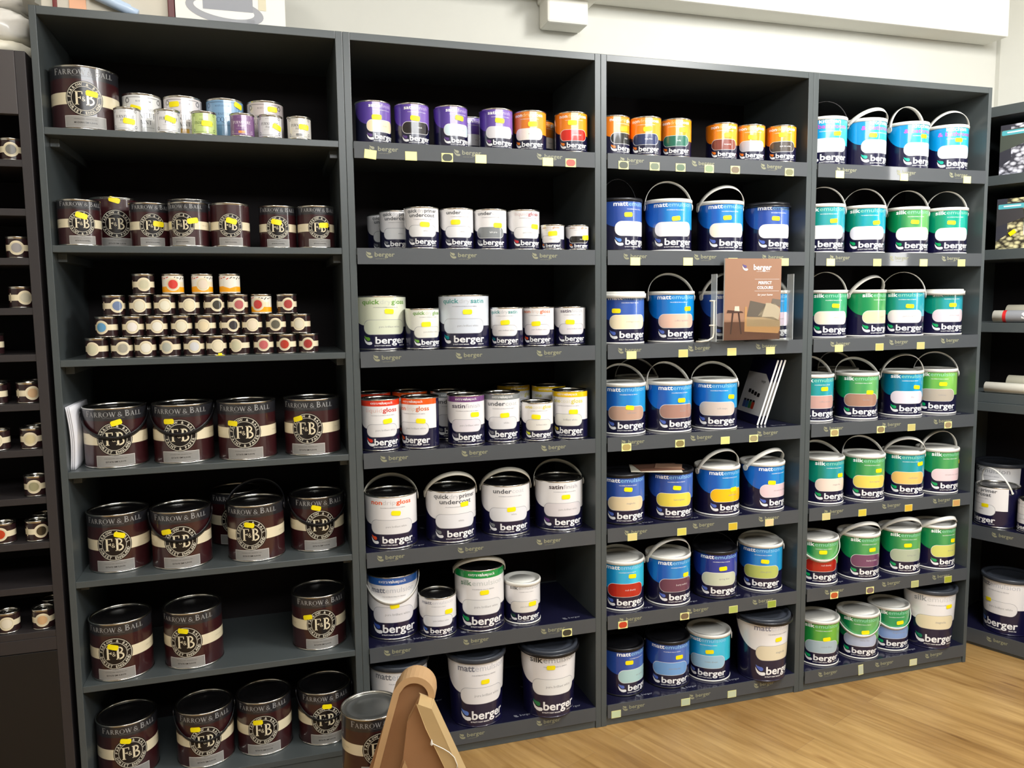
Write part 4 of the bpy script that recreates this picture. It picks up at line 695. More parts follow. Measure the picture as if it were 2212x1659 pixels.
(89, 3, 5, 'P25', 1.6589, 0.0928, 0.076, 0.167, -11.0, (0.0037, 0.1185), None, 'dark blue tub with cream patch, black lid, fifth shelf, third bay'),
(90, 3, 5, 'P25', 1.8357, 0.084, 0.076, 0.167, -13.9, (0.0049, 0.1119), None, 'dark blue tub with yellow patch, black lid, fifth shelf, third bay'),
(91, 3, 5, 'P25', 2.0179, 0.084, 0.076, 0.167, 2.6, (0.0172, 0.0905), 30, 'blue tub with golden yellow patch, fifth shelf, third bay'),
(92, 3, 5, 'P25', 2.2026, 0.0884, 0.076, 0.167, 11.2, (-0.0251, 0.1003), 42, 'blue tub with pale pink patch, fifth shelf, third bay'),
(93, 3, 6, 'P25', 1.6572, 0.0927, 0.076, 0.167, -10.4, (0.0203, 0.1183), -72, 'blue tub with red patch, sixth shelf, third bay'),
(94, 3, 6, 'P25', 1.8294, 0.084, 0.076, 0.167, 0.8, (0.0317, 0.1029), 30, 'blue tub with plum patch, sixth shelf, third bay'),
(95, 3, 6, 'P25', 2.0147, 0.0852, 0.076, 0.167, -15.5, (0.0084, 0.1083), None, 'dark blue tub with sage grey patch, black lid, sixth shelf, third bay'),
(96, 3, 6, 'P25', 2.2075, 0.096, 0.076, 0.167, -29.2, (0.0103, 0.1094), -74, 'blue tub with olive green patch, sixth shelf, third bay'),
(97, 3, 7, 'P25', 1.6636, 0.105, 0.076, 0.167, 17.7, (-0.0278, 0.1191), None, 'dark blue tub with pale mint patch, black lid, bottom shelf, third bay'),
(98, 3, 7, 'P25', 1.8414, 0.105, 0.076, 0.167, -17.6, (0.0297, 0.1111), None, 'dark blue tub with sky blue patch, black lid, bottom shelf, third bay'),
(99, 3, 7, 'P25', 2.0056, 0.105, 0.076, 0.167, -33.2, (0.0076, 0.1085), -82, 'blue tub with light blue patch, bottom shelf, third bay'),
(100, 3, 7, 'T5', 2.189, 0.05, 0.0915, 0.225, 2.2, (0.0049, 0.1541), None, 'big white tub with cream patch, bottom shelf, third bay'),
(101, 4, 1, 'P25', 2.4399, 0.102, 0.0735, 0.167, -23.0, (0.0245, 0.1086), 0, 'cyan tub with thin dark handle, top shelf, rightmost bay'),
(102, 4, 1, 'P25', 2.5967, 0.09, 0.0735, 0.167, 3.3, (-0.0255, 0.1079), 54, 'cyan tub with forward white handle, patch turned away, top shelf, rightmost bay'),
(103, 4, 1, 'P25', 2.7885, 0.096, 0.0735, 0.167, 1.3, (0.0073, 0.1154), 0, 'cyan tub with upright white handle, top shelf, rightmost bay'),
(104, 4, 1, 'P25', 2.975, 0.102, 0.0735, 0.167, -15.4, (0.0061, 0.1116), 34, 'cyan tub at the far right, top shelf, rightmost bay'),
(105, 4, 2, 'P25', 2.4314, 0.09, 0.0735, 0.167, -23.1, (0.0196, 0.1083), 0, 'teal tub with white patch, far left, second shelf, rightmost bay'),
(106, 4, 2, 'P25', 2.6107, 0.096, 0.0735, 0.167, -25.5, (0.0271, 0.1059), 0, 'teal and blue tub with white patch, second from left, second shelf, rightmost bay'),
(107, 4, 2, 'P25', 2.809, 0.102, 0.0735, 0.167, -20.0, (-0.0014, 0.1125), 0, 'green tub with white patch, third from left, second shelf, rightmost bay'),
(108, 4, 2, 'P25', 2.975, 0.09, 0.0735, 0.167, -19.9, (-0.0117, 0.1122), 2, 'teal tub with white patch, far right, second shelf, rightmost bay'),
(109, 4, 3, 'P25', 2.4556, 0.096, 0.0735, 0.167, -16.0, (0.0094, 0.1127), 0, 'green tub with ivory patch, third shelf, rightmost bay'),
(110, 4, 3, 'P25', 2.6293, 0.102, 0.0735, 0.167, 6.9, None, 36, 'green tub with peach patch, third shelf, rightmost bay'),
(111, 4, 3, 'P25', 2.7911, 0.09, 0.0735, 0.167, -31.5, (0.012, 0.1077), 0, 'teal tub with pale pink patch, third shelf, rightmost bay'),
(112, 4, 3, 'P25', 2.975, 0.096, 0.0735, 0.167, -14.9, (0.0048, 0.1095), None, 'teal tub with dusty pink patch, third shelf, rightmost bay'),
(113, 4, 4, 'P25', 2.4163, 0.105, 0.0735, 0.167, -9.5, (0.0101, 0.1173), -22, 'green tub with rose brown patch, fourth shelf, rightmost bay'),
(114, 4, 4, 'P25', 2.6014, 0.0927, 0.0735, 0.167, -23.2, (0.0265, 0.0983), -38, 'green tub with brown patch, fourth shelf, rightmost bay'),
(115, 4, 4, 'P25', 2.8072, 0.0974, 0.0735, 0.167, -20.0, (0.0288, 0.1079), 20, 'bright blue tub with lilac patch, fourth shelf, rightmost bay'),
(116, 4, 4, 'P25', 2.975, 0.105, 0.0735, 0.167, -35.3, (0.0149, 0.1126), -22, 'light green tub with grey patch, fourth shelf, rightmost bay'),
(117, 4, 5, 'P25', 2.4599, 0.0908, 0.0735, 0.167, -6.3, (0.0305, 0.1037), -44, 'teal tub with pale cream patch, fifth shelf, rightmost bay'),
(118, 4, 5, 'P25', 2.6323, 0.0815, 0.0735, 0.167, -16.7, (0.0284, 0.1111), -30, 'green tub with yellow patch, fifth shelf, rightmost bay'),
(119, 4, 5, 'P25', 2.8131, 0.0815, 0.0735, 0.167, -22.7, (0.0417, 0.1234), 34, 'teal tub with apricot patch, fifth shelf, rightmost bay'),
(120, 4, 5, 'P25', 2.975, 0.0815, 0.0735, 0.167, -8.0, (0.0654, 0.1167), 12, 'green tub with baby pink patch, fifth shelf, rightmost bay'),
(121, 4, 6, 'P25', 2.4415, 0.0867, 0.0735, 0.167, -20.1, (-0.0001, 0.1203), None, 'green tub with red patch and lowered handle, sixth shelf, rightmost bay'),
(122, 4, 6, 'P25', 2.6219, 0.0815, 0.0735, 0.167, -9.5, (0.0135, 0.1117), 44, 'green tub with purple patch, sixth shelf, rightmost bay'),
(123, 4, 6, 'P25', 2.8103, 0.0815, 0.0735, 0.167, -15.8, (-0.0037, 0.1101), 44, 'green tub with grey-green patch, sixth shelf, rightmost bay'),
(124, 4, 6, 'P25', 2.975, 0.0815, 0.0735, 0.167, -1.1, (0.023, 0.1091), 54, 'green tub with lime yellow patch, sixth shelf, rightmost bay'),
(125, 4, 7, 'P25', 2.4525, 0.0815, 0.0735, 0.167, -23.3, (0.0135, 0.1011), None, 'green tub with grey-blue patch, far left, bottom shelf, rightmost bay'),
(126, 4, 7, 'P25', 2.6309, 0.0815, 0.0735, 0.167, -29.0, (0.0135, 0.103), None, 'green tub with lavender patch and lowered handle, bottom shelf, rightmost bay'),
(127, 4, 7, 'P25', 2.7901, 0.1022, 0.0735, 0.167, -18.8, (0.0151, 0.1111), None, 'green tub with mid blue patch and lowered handle, bottom shelf, rightmost bay'),
(128, 4, 7, 'T5', 2.957, 0.0724, 0.0915, 0.225, -25.8, (0.0478, 0.1686), None, 'big white silk tub with cream patch, bottom shelf, rightmost bay')]
POTS = [
(0, 0, 10, 0.097, 0.05, -16.2, (205, 200, 168), False, 'pale olive'),
(0, 1, 10, 0.158, 0.05, 13.3, (160, 155, 140), False, 'taupe'),
(0, 2, 10, 0.2164, 0.05, 10.4, (225, 220, 205), False, 'chalk white'),
(0, 3, 10, 0.2789, 0.05, -13.4, (178, 180, 168), False, 'grey-green'),
(0, 4, 10, 0.3403, 0.05, 6.8, (205, 205, 205), False, 'silver grey'),
(0, 5, 10, 0.3987, 0.05, 11.8, (222, 210, 182), False, 'sand'),
(0, 6, 10, 0.4601, 0.05, -19.9, (205, 200, 168), False, 'pale khaki'),
(0, 7, 10, 0.5251, 0.05, 0.2, (190, 95, 95), False, 'rose'),
(0, 8, 10, 0.5875, 0.05, -12.4, (180, 52, 32), False, 'orange-red'),
(0, 9, 10, 0.6494, 0.05, -6.8, (160, 48, 44), False, 'deep red'),
(1, 0, 9, 0.1237, 0.05, -19.1, (90, 150, 190), False, 'sky blue'),
(1, 1, 9, 0.1887, 0.05, 2.8, (228, 222, 215), False, 'off-white'),
(1, 2, 9, 0.2479, 0.05, 8.9, (225, 222, 208), False, 'chalk'),
(1, 3, 9, 0.311, 0.05, 4.2, (220, 214, 190), False, 'ivory'),
(1, 4, 9, 0.373, 0.05, -8.0, (228, 212, 175), False, 'warm cream'),
(1, 5, 9, 0.4364, 0.05, 24.1, (48, 44, 48), False, 'near-black'),
(1, 6, 9, 0.4961, 0.05, 4.3, (222, 208, 182), False, 'sand'),
(1, 7, 9, 0.5611, 0.05, -2.9, (95, 92, 78), False, 'olive grey'),
(1, 8, 9, 0.6292, 0.05, -12.5, (215, 208, 185), False, 'stone'),
(2, 0, 8, 0.1448, 0.05, 26.7, (105, 122, 155), False, 'denim blue'),
(2, 1, 8, 0.2092, 0.05, 3.2, (215, 210, 188), False, 'stone white'),
(2, 2, 8, 0.2705, 0.05, 8.4, (225, 220, 198), False, 'ivory'),
(2, 3, 8, 0.3333, 0.05, 5.7, (225, 214, 180), False, 'butter cream'),
(2, 4, 8, 0.3975, 0.05, 21.7, (55, 52, 45), False, 'charcoal'),
(2, 5, 8, 0.4605, 0.05, 9.3, (175, 92, 92), False, 'dusty rose'),
(2, 6, 8, 0.5238, 0.05, -21.2, (190, 55, 50), True, 'red'),
(2, 7, 8, 0.5928, 0.05, 8.0, (162, 58, 54), False, 'brick red'),
(3, 0, 4, 0.2202, 0.05, 11.0, (195, 190, 160), False, 'sage'),
(3, 1, 4, 0.2948, 0.05, 5.5, (208, 58, 48), True, 'red'),
(3, 2, 4, 0.3697, 0.05, 8.8, (220, 204, 185), True, 'pale beige'),
(3, 3, 4, 0.4415, 0.05, 2.7, None, True, '')]
RACKPOTS = [(0, -0.0685, 9.5, (118, 116, 110), 'grey'), (2, -0.07, 5.2, (150, 146, 145), 'mid grey'), (3, -0.072, 34.4, (188, 182, 160), 'pale grey'), (4, -0.1475, -0.4, (210, 200, 180), 'cream'), (5, -0.1477, -8.0, (205, 195, 170), 'cream'), (5, -0.071, 34.3, (200, 165, 125), 'tan'), (6, -0.1496, 2.2, (215, 205, 175), 'pale yellow'), (6, -0.0701, 2.8, (205, 190, 145), 'straw'), (7, -0.0696, 2.8, (150, 145, 110), 'olive'), (8, -0.1523, -5.3, (190, 60, 30), 'red'), (8, -0.074, 34.4, (62, 52, 36), 'dark brown'), (10, -0.1588, 7.3, (222, 212, 190), 'ivory'), (10, -0.074, 5.3, (205, 165, 120), 'peach tan')]
# ------------------------------------------------------------------ the room
def struct(o): o['kind'] = 'structure'; return o
WALLM = mat((208, 207, 198), .8, 0, 'off_white_wall_paint', .02)
def floor_mat():
    m = bpy.data.materials.new('light_oak_boards'); m.use_nodes = True; nt = m.node_tree; b = nt.nodes['Principled BSDF']; N = nt.nodes.new; L = nt.links.new
    tc = N('ShaderNodeTexCoord'); mp = N('ShaderNodeMapping'); mp.inputs['Rotation'].default_value = (0, 0, radians(67)); L(tc.outputs['Object'], mp.inputs['Vector'])
    br = N('ShaderNodeTexBrick'); br.offset = .37; br.inputs['Scale'].default_value = 1; br.inputs['Brick Width'].default_value = 1.1; br.inputs['Row Height'].default_value = .118
    br.inputs['Mortar Size'].default_value = .0009; br.inputs['Mortar Smooth'].default_value = .3; br.inputs['Bias'].default_value = 0
    br.inputs['Color1'].default_value = (.35, .215, .082, 1); br.inputs['Color2'].default_value = (.43, .282, .118, 1); br.inputs['Mortar'].default_value = (.30, .19, .09, 1)
    L(mp.outputs[0], br.inputs['Vector'])
    m2 = N('ShaderNodeMapping'); m2.inputs['Scale'].default_value = (3.2, 40, 1); L(mp.outputs[0], m2.inputs['Vector'])
    n = N('ShaderNodeTexNoise'); n.inputs['Scale'].default_value = 1; n.inputs['Detail'].default_value = 6; n.inputs['Distortion'].default_value = .8; L(m2.outputs[0], n.inputs['Vector'])
    m3 = N('ShaderNodeMapping'); m3.inputs['Scale'].default_value = (1.2, 5, 1); L(mp.outputs[0], m3.inputs['Vector'])
    n2 = N('ShaderNodeTexNoise'); n2.inputs['Scale'].default_value = 1.6; n2.inputs['Detail'].default_value = 3; L(m3.outputs[0], n2.inputs['Vector'])
    r = N('ShaderNodeValToRGB'); r.color_ramp.elements[0].position = .3; r.color_ramp.elements[0].color = (.74, .68, .58, 1); r.color_ramp.elements[1].position = .68; r.color_ramp.elements[1].color = (1.1, 1.1, 1.1, 1); L(n.outputs['Fac'], r.inputs[0])
    r2 = N('ShaderNodeValToRGB'); r2.color_ramp.elements[0].position = .33; r2.color_ramp.elements[0].color = (.72, .64, .52, 1); r2.color_ramp.elements[1].position = .66; r2.color_ramp.elements[1].color = (1.12, 1.1, 1.02, 1); L(n2.outputs['Fac'], r2.inputs[0])
    x1 = N('ShaderNodeMix'); x1.data_type = 'RGBA'; x1.blend_type = 'MULTIPLY'; x1.inputs[0].default_value = 1; L(br.outputs['Color'], x1.inputs[6]); L(r.outputs[0], x1.inputs[7])
    x2 = N('ShaderNodeMix'); x2.data_type = 'RGBA'; x2.blend_type = 'MULTIPLY'; x2.inputs[0].default_value = 1; L(x1.outputs[2], x2.inputs[6]); L(r2.outputs[0], x2.inputs[7])
    # dark knots
    m4 = N('ShaderNodeMapping'); m4.inputs['Scale'].default_value = (2.2, 9, 1); L(mp.outputs[0], m4.inputs['Vector'])
    vo = N('ShaderNodeTexVoronoi'); vo.inputs['Scale'].default_value = 1.0; L(m4.outputs[0], vo.inputs['Vector'])
    r3 = N('ShaderNodeValToRGB'); r3.color_ramp.elements[0].position = .03; r3.color_ramp.elements[0].color = (.45, .32, .22, 1); r3.color_ramp.elements[1].position = .12; r3.color_ramp.elements[1].color = (1, 1, 1, 1); L(vo.outputs['Distance'], r3.inputs[0])
    x3 = N('ShaderNodeMix'); x3.data_type = 'RGBA'; x3.blend_type = 'MULTIPLY'; x3.inputs[0].default_value = .8; L(x2.outputs[2], x3.inputs[6]); L(r3.outputs[0], x3.inputs[7])
    L(x3.outputs[2], b.inputs['Base Color']); b.inputs['Roughness'].default_value = .38
    return m
# room: straight back wall, the right wall bends away from the corner
RW = [(3.52, .4), (3.52, .38), (3.52 + .368 * 5.4, .38 - .93 * 5.4)]
mb = MB(); mb.box(-1.75, 6.0, -5.0, .55, -.08, 0, floor_mat()); struct(mb.build('floor'))
mb = MB(); mb.box(-1.75, 6.0, -5.0, .55, 2.95, 3.05, mat((235, 233, 226), .85, 0, 'ceiling_paint', .02)); struct(mb.build('ceiling'))
mb = MB(); mb.box(-1.75, 3.66, .4, .55, 0, 2.95, WALLM); struct(mb.build('wall_back'))
mb = MB(); mb.box(-1.75, -1.6, -5.0, .4, 0, 2.95, WALLM); struct(mb.build('wall_left'))
mb = MB(); mb.box(-1.6, 6.0, -5.0, -4.85, 0, 2.95, WALLM); struct(mb.build('wall_front'))
mb = MB()
for (a, b) in ((RW[0], RW[1]), (RW[1], RW[2])):
    v = [(a[0], a[1], 0), (b[0], b[1], 0), (b[0], b[1], 2.95), (a[0], a[1], 2.95)]
    v += [(p[0] + .12, p[1] + .05, p[2]) for p in v]
    mb.add(v, [(0, 3, 2, 1), (4, 5, 6, 7), (0, 1, 5, 4), (1, 2, 6, 5), (2, 3, 7, 6), (3, 0, 4, 7)], WALLM)
struct(mb.build('wall_right'))
mb = MB(); mb.box(-1.6, 3.455, .285, .399, 2.457, 2.95, mat((232, 230, 220), .7, 0, 'boxed_beam_paint', .02)); struct(mb.build('trim_1', bevel=.006))
mb = MB(); mb.box(1.482, 1.632, .31, .399, 2.352, 2.457, mat((232, 230, 220), .7, 0, 'boxed_beam_paint', .02)); mb.box(1.474, 1.662, .265, .399, 2.432, 2.62, mat((232, 230, 220), .7, 0, 'boxed_beam_paint', .02)); struct(mb.build('trim_2', bevel=.008))
# ------------------------------------------------------------------ shelving
SZ = [None, 1.8641, 1.5676, 1.2707, 0.9731, 0.6736, 0.3794, 0.0738]
XB = {1: (0.0, .017, .749, .769), 2: (.769, .789, 1.524, 1.5435), 3: (1.5435, 1.563, 2.293, 2.313), 4: (2.313, 2.333, 3.058, 3.0735)}
BAYN = {1: 'leftmost', 2: 'second', 3: 'third', 4: 'rightmost'}; ROWN = [None, 'top', 'second', 'third', 'fourth', 'fifth', 'sixth', 'bottom']
for b, (x0, x1, x2, x3) in XB.items():
    root = empty('shelving_unit', ((x0 + x3) / 2, 0, 0), 'tall dark grey shelving unit with seven shelves, %s bay of the wall' % {1: 'leftmost and open-edged', 2: 'second', 3: 'third', 4: 'rightmost'}[b], 'shelving unit', group='grey shelving units along the back wall')
    ox = (x0 + x3) / 2
    def bb(name, X0, X1, Y0, Y1, Z0, Z1, m, bev=.0012):
        mb = MB(); mb.box(X0 - ox, X1 - ox, Y0, Y1, Z0, Z1, m); return mb.build(name, root, bevel=bev)
    bb('side_panel', x0 + .0003, x1, 0, .38, 0, 2.16, SHELF); bb('side_panel', x2, x3 - .0003, 0, .38, 0, 2.16, SHELF)
    bb('top_panel', x1, x2, .0005, .38, 2.139, 2.16, SHELF)
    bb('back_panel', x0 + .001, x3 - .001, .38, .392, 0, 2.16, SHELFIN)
    for r in range(1, 8):
        zt = SZ[r] - (.0016 if b > 1 else 0)
        bb('shelf', x1, x2, .001, .38, zt - .018, zt, SHELF)
    bb('plinth', x1, x2, .004, .02, 0, SZ[7] - .02, SHELF)
    if b == 1:
        for r in (1, 2, 3, 4, 5, 6):
            for (a, c) in ((x1, x1 + .022), (x2 - .022, x2)):
                bb('batten', a, c, .05, .37, SZ[r] - .018 - .022, SZ[r] - .018, SHELF)
# ------------------------------------------------------------------ printed liners with price cards
def cpill(c): return c
LOGOC = mat((138, 138, 112), .35, 0, 'faded_print'); LOGOT = mat((120, 122, 130), .3, 0, 'tray_print')
CARDS = {  # (bay,row): (world x, kind, colour)
(2, 1): [(0.836, 'c', (235, 230, 165), -6), (0.952, 'c', (235, 232, 165)), (1.058, 'p', (62, 66, 56)), (1.159, 'c', (190, 205, 180)), (1.368, 'c', (232, 232, 170)), (1.442, 'p', (196, 90, 78))],
(2, 6): [(1.422, 'p', (62, 58, 44))],
(3, 1): [(1.618, 'p', (78, 84, 70)), (1.725, 'p', (110, 122, 100)), (1.816, 'p', (92, 112, 88)), (1.919, 'p', (130, 150, 112)), (2.015, 'p', (118, 104, 84)), (2.221, 'p', (120, 120, 88))],
(3, 2): [(1.659, 'c', (232, 228, 165)), (1.846, 'c', (232, 228, 165)), (2.012, 'c', (232, 228, 165)), (2.209, 'c', (225, 212, 140))],
(3, 3): [(1.647, 'c', (225, 220, 150)), (1.832, 'c', (205, 185, 110)), (2.013, 'c', (215, 195, 120)), (2.162, 'c', (215, 205, 140))],
(3, 4): [(1.63, 'p', (170, 150, 90)), (1.823, 'p', (130, 118, 70)), (1.993, 'c', (205, 205, 125)), (2.103, 'p', (150, 140, 100))],
(3, 5): [(1.652, 'c', (215, 200, 130)), (1.833, 'c', (205, 195, 85)), (2.028, 'c', (200, 170, 40)), (2.172, 'c', (215, 190, 140))],
(3, 6): [(1.619, 'p', (190, 62, 30)), (1.847, 'p', (118, 98, 72)), (2.035, 'c', (170, 182, 90)), (2.189, 'c', (150, 165, 60))],
(3, 7): [(1.595, 'c', (190, 205, 165)), (1.854, 'c', (178, 190, 160)), (2.035, 'c', (190, 198, 165))],
(4, 1): [(2.422, 'c', (232, 228, 165)), (2.691, 'c', (232, 228, 165)), (2.97, 'c', (220, 220, 160))],
(4, 2): [(2.395, 'c', (232, 228, 165)), (2.589, 'c', (225, 222, 130)), (2.79, 'c', (228, 226, 150)), (2.961, 'c', (215, 195, 130))],
(4, 3): [(2.439, 'c', (222, 215, 135)), (2.611, 'c', (200, 175, 100)), (2.792, 'c', (200, 178, 115))],
(4, 4): [(2.431, 'p', (165, 145, 95)), (2.629, 'p', (135, 118, 80)), (2.765, 'c', (190, 178, 110)), (2.932, 'p', (150, 130, 95))],
(4, 5): [(2.406, 'c', (205, 190, 130)), (2.561, 'c', (205, 185, 60)), (2.766, 'c', (210, 170, 50)), (2.987, 'c', (195, 150, 90))],
(4, 6): [(2.45, 'p', (185, 85, 40)), (2.606, 'p', (120, 100, 92)), (2.809, 'c', (175, 178, 120)), (2.964, 'c', (160, 165, 50))],
(4, 7): [(2.577, 'c', (185, 190, 165), 90), (2.816, 'c', (200, 200, 165))],
}
LOGOX = {2: (.88, 1.125, 1.38), 3: (1.665, 1.915, 2.17), 4: (2.45, 2.70, 2.93)}
liner_no = 0
for b in (2, 3, 4):
    x0, x1, x2, x3 = XB[b]
    for r in range(1, 8):
        z = SZ[r]; lh = .046
        root = empty('shelf_liner', ((x1 + x2) / 2, 0, z), 'grey card liner with folded front lip printed with pale logos, %s shelf, %s bay' % (ROWN[r], BAYN[b]), 'shelf liner', group='printed liners on the shelf edges')
        ox = (x1 + x2) / 2
        mb = MB(); mb.box(x1 + .002 - ox, x2 - .002 - ox, -.0045, -.0015, -lh, 0, LIP)
        for lx in LOGOX[b]:
            lx = lx + ((r * 7 + b * 3) % 5 - 2) * .006 - ox
            up, lo = swoosh(lx - .052, -.029, .02)
            f = lambda u, v, o: (u, -.0045 - o, v)
            put_flat(mb, up, LOGOC, f); put_flat(mb, lo, LOGOC, f)
            T, _ = text('berger', lx - .028, -.024, .013, .015, 'l', res=2, sx=1.2); put_flat(mb, T, LOGOC, f)
            T, _ = text('QUALITY PAINT MAKERS', lx - .026, -.0315, .002, .0, 'l', res=1); put_flat(mb, T, LOGOC, f)
        mb.build('front_lip', root)
        mb = MB(); mb.box(x1 + .002 - ox, x2 - .002 - ox, -.0015, .36, -.0014, 0, TRAY)
        for k, lx in enumerate((.12, .29, .46, .63)):
            for yy in (.018, .2):
                q = x1 + lx - ox + (yy > .1) * .08
                if q + .09 > x2 - ox: continue
                f = lambda u, v, o, yy=yy: (u, yy + v, o)
                up, lo = swoosh(q, 0, .016); put_flat(mb, up, LOGOT, f); put_flat(mb, lo, LOGOT, f)
                T, _ = text('berger', q + .02, .004, .011, .02, 'l', res=1); put_flat(mb, T, LOGOT, f)
        mb.build('tray', root)
        for (cx, kind, col, *o) in CARDS.get((b, r), []):
            mb = MB(); wd, hh = .034, .025; tilt = o[0] if o else 0
            if tilt == 90: wd, hh, tilt = .022, .038, 4
            c_, s_ = cos(radians(tilt)), sin(radians(tilt))
            base = mat((226, 222, 150), .5, 0, 'cream_card')
            f = lambda u, v, oo: (cx - ox + u * c_ - v * s_, -.0052 - oo, -lh + hh / 2 - .001 + u * s_ + v * c_)
            put_flat(mb, rect(-wd / 2, wd / 2, -hh / 2, hh / 2), base, f, 1)
            # give it thickness
            v = [f(u, vv, oo) for oo in (0, -.0006) for u, vv in ((-wd / 2, -hh / 2), (wd / 2, -hh / 2), (wd / 2, hh / 2), (-wd / 2, hh / 2))]
            mb.add(v, [(4, 7, 6, 5), (0, 4, 5, 1), (1, 5, 6, 2), (2, 6, 7, 3), (3, 7, 4, 0)], base)
            if kind == 'p': put_flat(mb, rrect(0, 0, wd * .86, hh * .8, hh * .38), mat(col, .5, 0, 'card_swatch'), f, 2)
            else: put_flat(mb, rect(-wd * .46, wd * .46, -hh * .44, hh * .44), mat(col, .5, 0, 'card_swatch'), f, 2)
            mb.build('price_card', root)
# ------------------------------------------------------------------ tins and tubs
GN = {'fb': 'maroon tins with round monogram badges', 'fu': 'small furniture paint tins'}
for (i, b, r, t, x, y, R, H, yaw, sk, ph, lab) in CANS:
    d = D[i]
    g = GN.get(d['f'], {2: 'white and coloured tins of the second bay', 3: 'blue and orange tins and tubs of the third bay', 4: 'teal and green tubs of the rightmost bay'}[max(b, 2)])
    make_can(t, R, H, x, y, SZ[r], yaw, d, lab, g, sk, ph)
# tins half hidden behind the front rows
for (t, b, r, x, y, like, lab, yaw) in [
    ('B7', 2, 1, 1.172, .20, 39, 'purple tin half hidden behind the third and fourth purple tins, top shelf, second bay', 8),
    ('B7', 2, 1, 1.405, .19, 40, 'dark orange tin between the two orange tins, top shelf, second bay', 20),
    ('B7', 2, 2, .93, .165, 42, 'white tin showing one edge left of the two-line primer tin, second bay', -5),
    ('B7', 2, 2, .905, .275, 42, 'rearmost white tin in the dark left of the primer tin, second bay', 5),
    ('B1', 2, 4, .852, .25, 54, 'black-lidded tin behind the red-banded tin, fourth shelf, second bay', 0),
    ('B1', 2, 4, .972, .25, 55, 'black-lidded tin behind the orange-banded tin, fourth shelf, second bay', 0),
    ('B1', 2, 4, 1.09, .20, 57, 'dim tin in the gap left of the purple-banded tin, fourth shelf, second bay', 0),
    ('B1', 2, 4, 1.345, .305, 59, 'yellow-banded tin furthest back, fourth shelf, second bay', 10),
    ('B1', 2, 4, 1.45, .235, 59, 'yellow-banded tin directly behind the front yellow-banded tin, second bay', -20),
    ('P25', 3, 4, 1.80, .275, 86, 'rear tub whose raised handle arches behind the brown-patch tub, third bay', -10),
    ('P25', 4, 4, 2.66, .27, 114, 'rear tub with handle seen behind the brown-patch green tub, rightmost bay', -10),
    ('FB25', 1, 5, .42, .285, 25, 'dark tin lurking behind the fifth-shelf maroon tins, leftmost bay', 0)]:
    R, H = {'B7': (.051, .122), 'B1': (.0575, .154), 'P25': (.0755, .167), 'FB25': (.08, .164)}[t]
    d = dict(D[like]); 
    if t == 'FB25': d['h'] = None
    make_can(t, R, H, x, y, SZ[r], yaw, d, lab, 'tins half hidden in the second rows', None, -25 if t == 'P25' else None)
# two stacked tins on the floor in front
d = dict(D[28]); d['lidg'] = 1
make_can('FB25', .08, .164, .765, -.245, .1655, 8, d, 'maroon tin with round grey lid in the foreground beside the wooden stand', GN['fb'])
make_can('FB25', .08, .164, .765, -.245, 0, -20, d, 'maroon tin on the floor, lower one of the stacked pair by the wooden stand', GN['fb'])
# ------------------------------------------------------------------ sample pots
PR_, PH = .0275, .0545
def pot_tail(W, side, yellow):
    pass
def make_pot(x, y, z, yaw, sw, lab, group, yellow=False):
    root = empty('sample_pot', (x, y, z + .0004), lab, 'sample pot', radians(yaw), group)
    W = Wrap(PR_, PH, .0025, PH - .003, BROWND if not yellow else mat((226, 222, 210), .25, 0, 'white_print'))
    R, H = PR_, PH
    if yellow:
        W.put(poly([(-pi * R, .005), (pi * R, .005), (pi * R, .3 * H), (.6 * R, .36 * H), (0, .27 * H), (-.7 * R, .38 * H), (-pi * R, .3 * H)]), 1, mat((238, 160, 20), .3, 0, 'orange_print'))
        for k in range(9):
            a = -1.3 + k * .33
            W.put(stroke([(a * R, (.72 + .04 * (k % 3)) * H), ((a + .22) * R, (.84 - .05 * (k % 2)) * H)], .0022), 1, mat((200, 60, 30) if k < 4 else (70, 66, 60), .3, 0, 'brush_print'))
    if sw is not None:
        if not yellow: W.put(rect(-2.0 * R, 2.0 * R, .34 * H, .62 * H), 1, CREAM)
        else: W.put(rect(-.6 * R, 1.2 * R, .38 * H, .6 * H), 1, CREAM)
        if not yellow: W.put(rect(-1.42 * R, -1.28 * R, .27 * H, .69 * H), 1, CREAM)
        W.put(disc(0, .48 * H, .335 * H, 28), 2, CREAM)
        W.put(ring(0, .48 * H, .245 * H, .262 * H, 28), 3, mat((190, 178, 150), .4, 0, 'fawn_ink'))
        W.put(disc(0, .48 * H, .225 * H, 24), 3, PR(sw))
    W.build('body', root)
    shared('rim', part_master(('prim',), lambda: rim_mb(R, H)), root)
    shared('lid', part_master(('plidx',), lambda: lid_mb(R, H, SILVER)), root)
    shared('base_rim', part_master(('pbasex',), lambda: base_mb(R, None, .003)), root)
ORD = ['leftmost', 'second from left', 'third from left', 'fourth from left', 'fifth from left', 'sixth from left', 'seventh from left', 'eighth from left', 'ninth from left', 'rightmost']
for (tier, k, n, x, y, yaw, sw, yl, cn) in POTS:
    o_ = 'rightmost' if k == n - 1 else ORD[k]
    tn = ['bottom', 'second', 'third', 'top'][tier]
    make_pot(x, y, SZ[3] + tier * (PH + .0022), yaw, sw, ('orange and white pot' if yl else 'dark brown sample pot') + (' with %s dot, ' % cn if cn else ' without a dot, ') + '%s in %s tier of pyramid' % (o_, tn), 'sample pots stacked in a pyramid', yl)
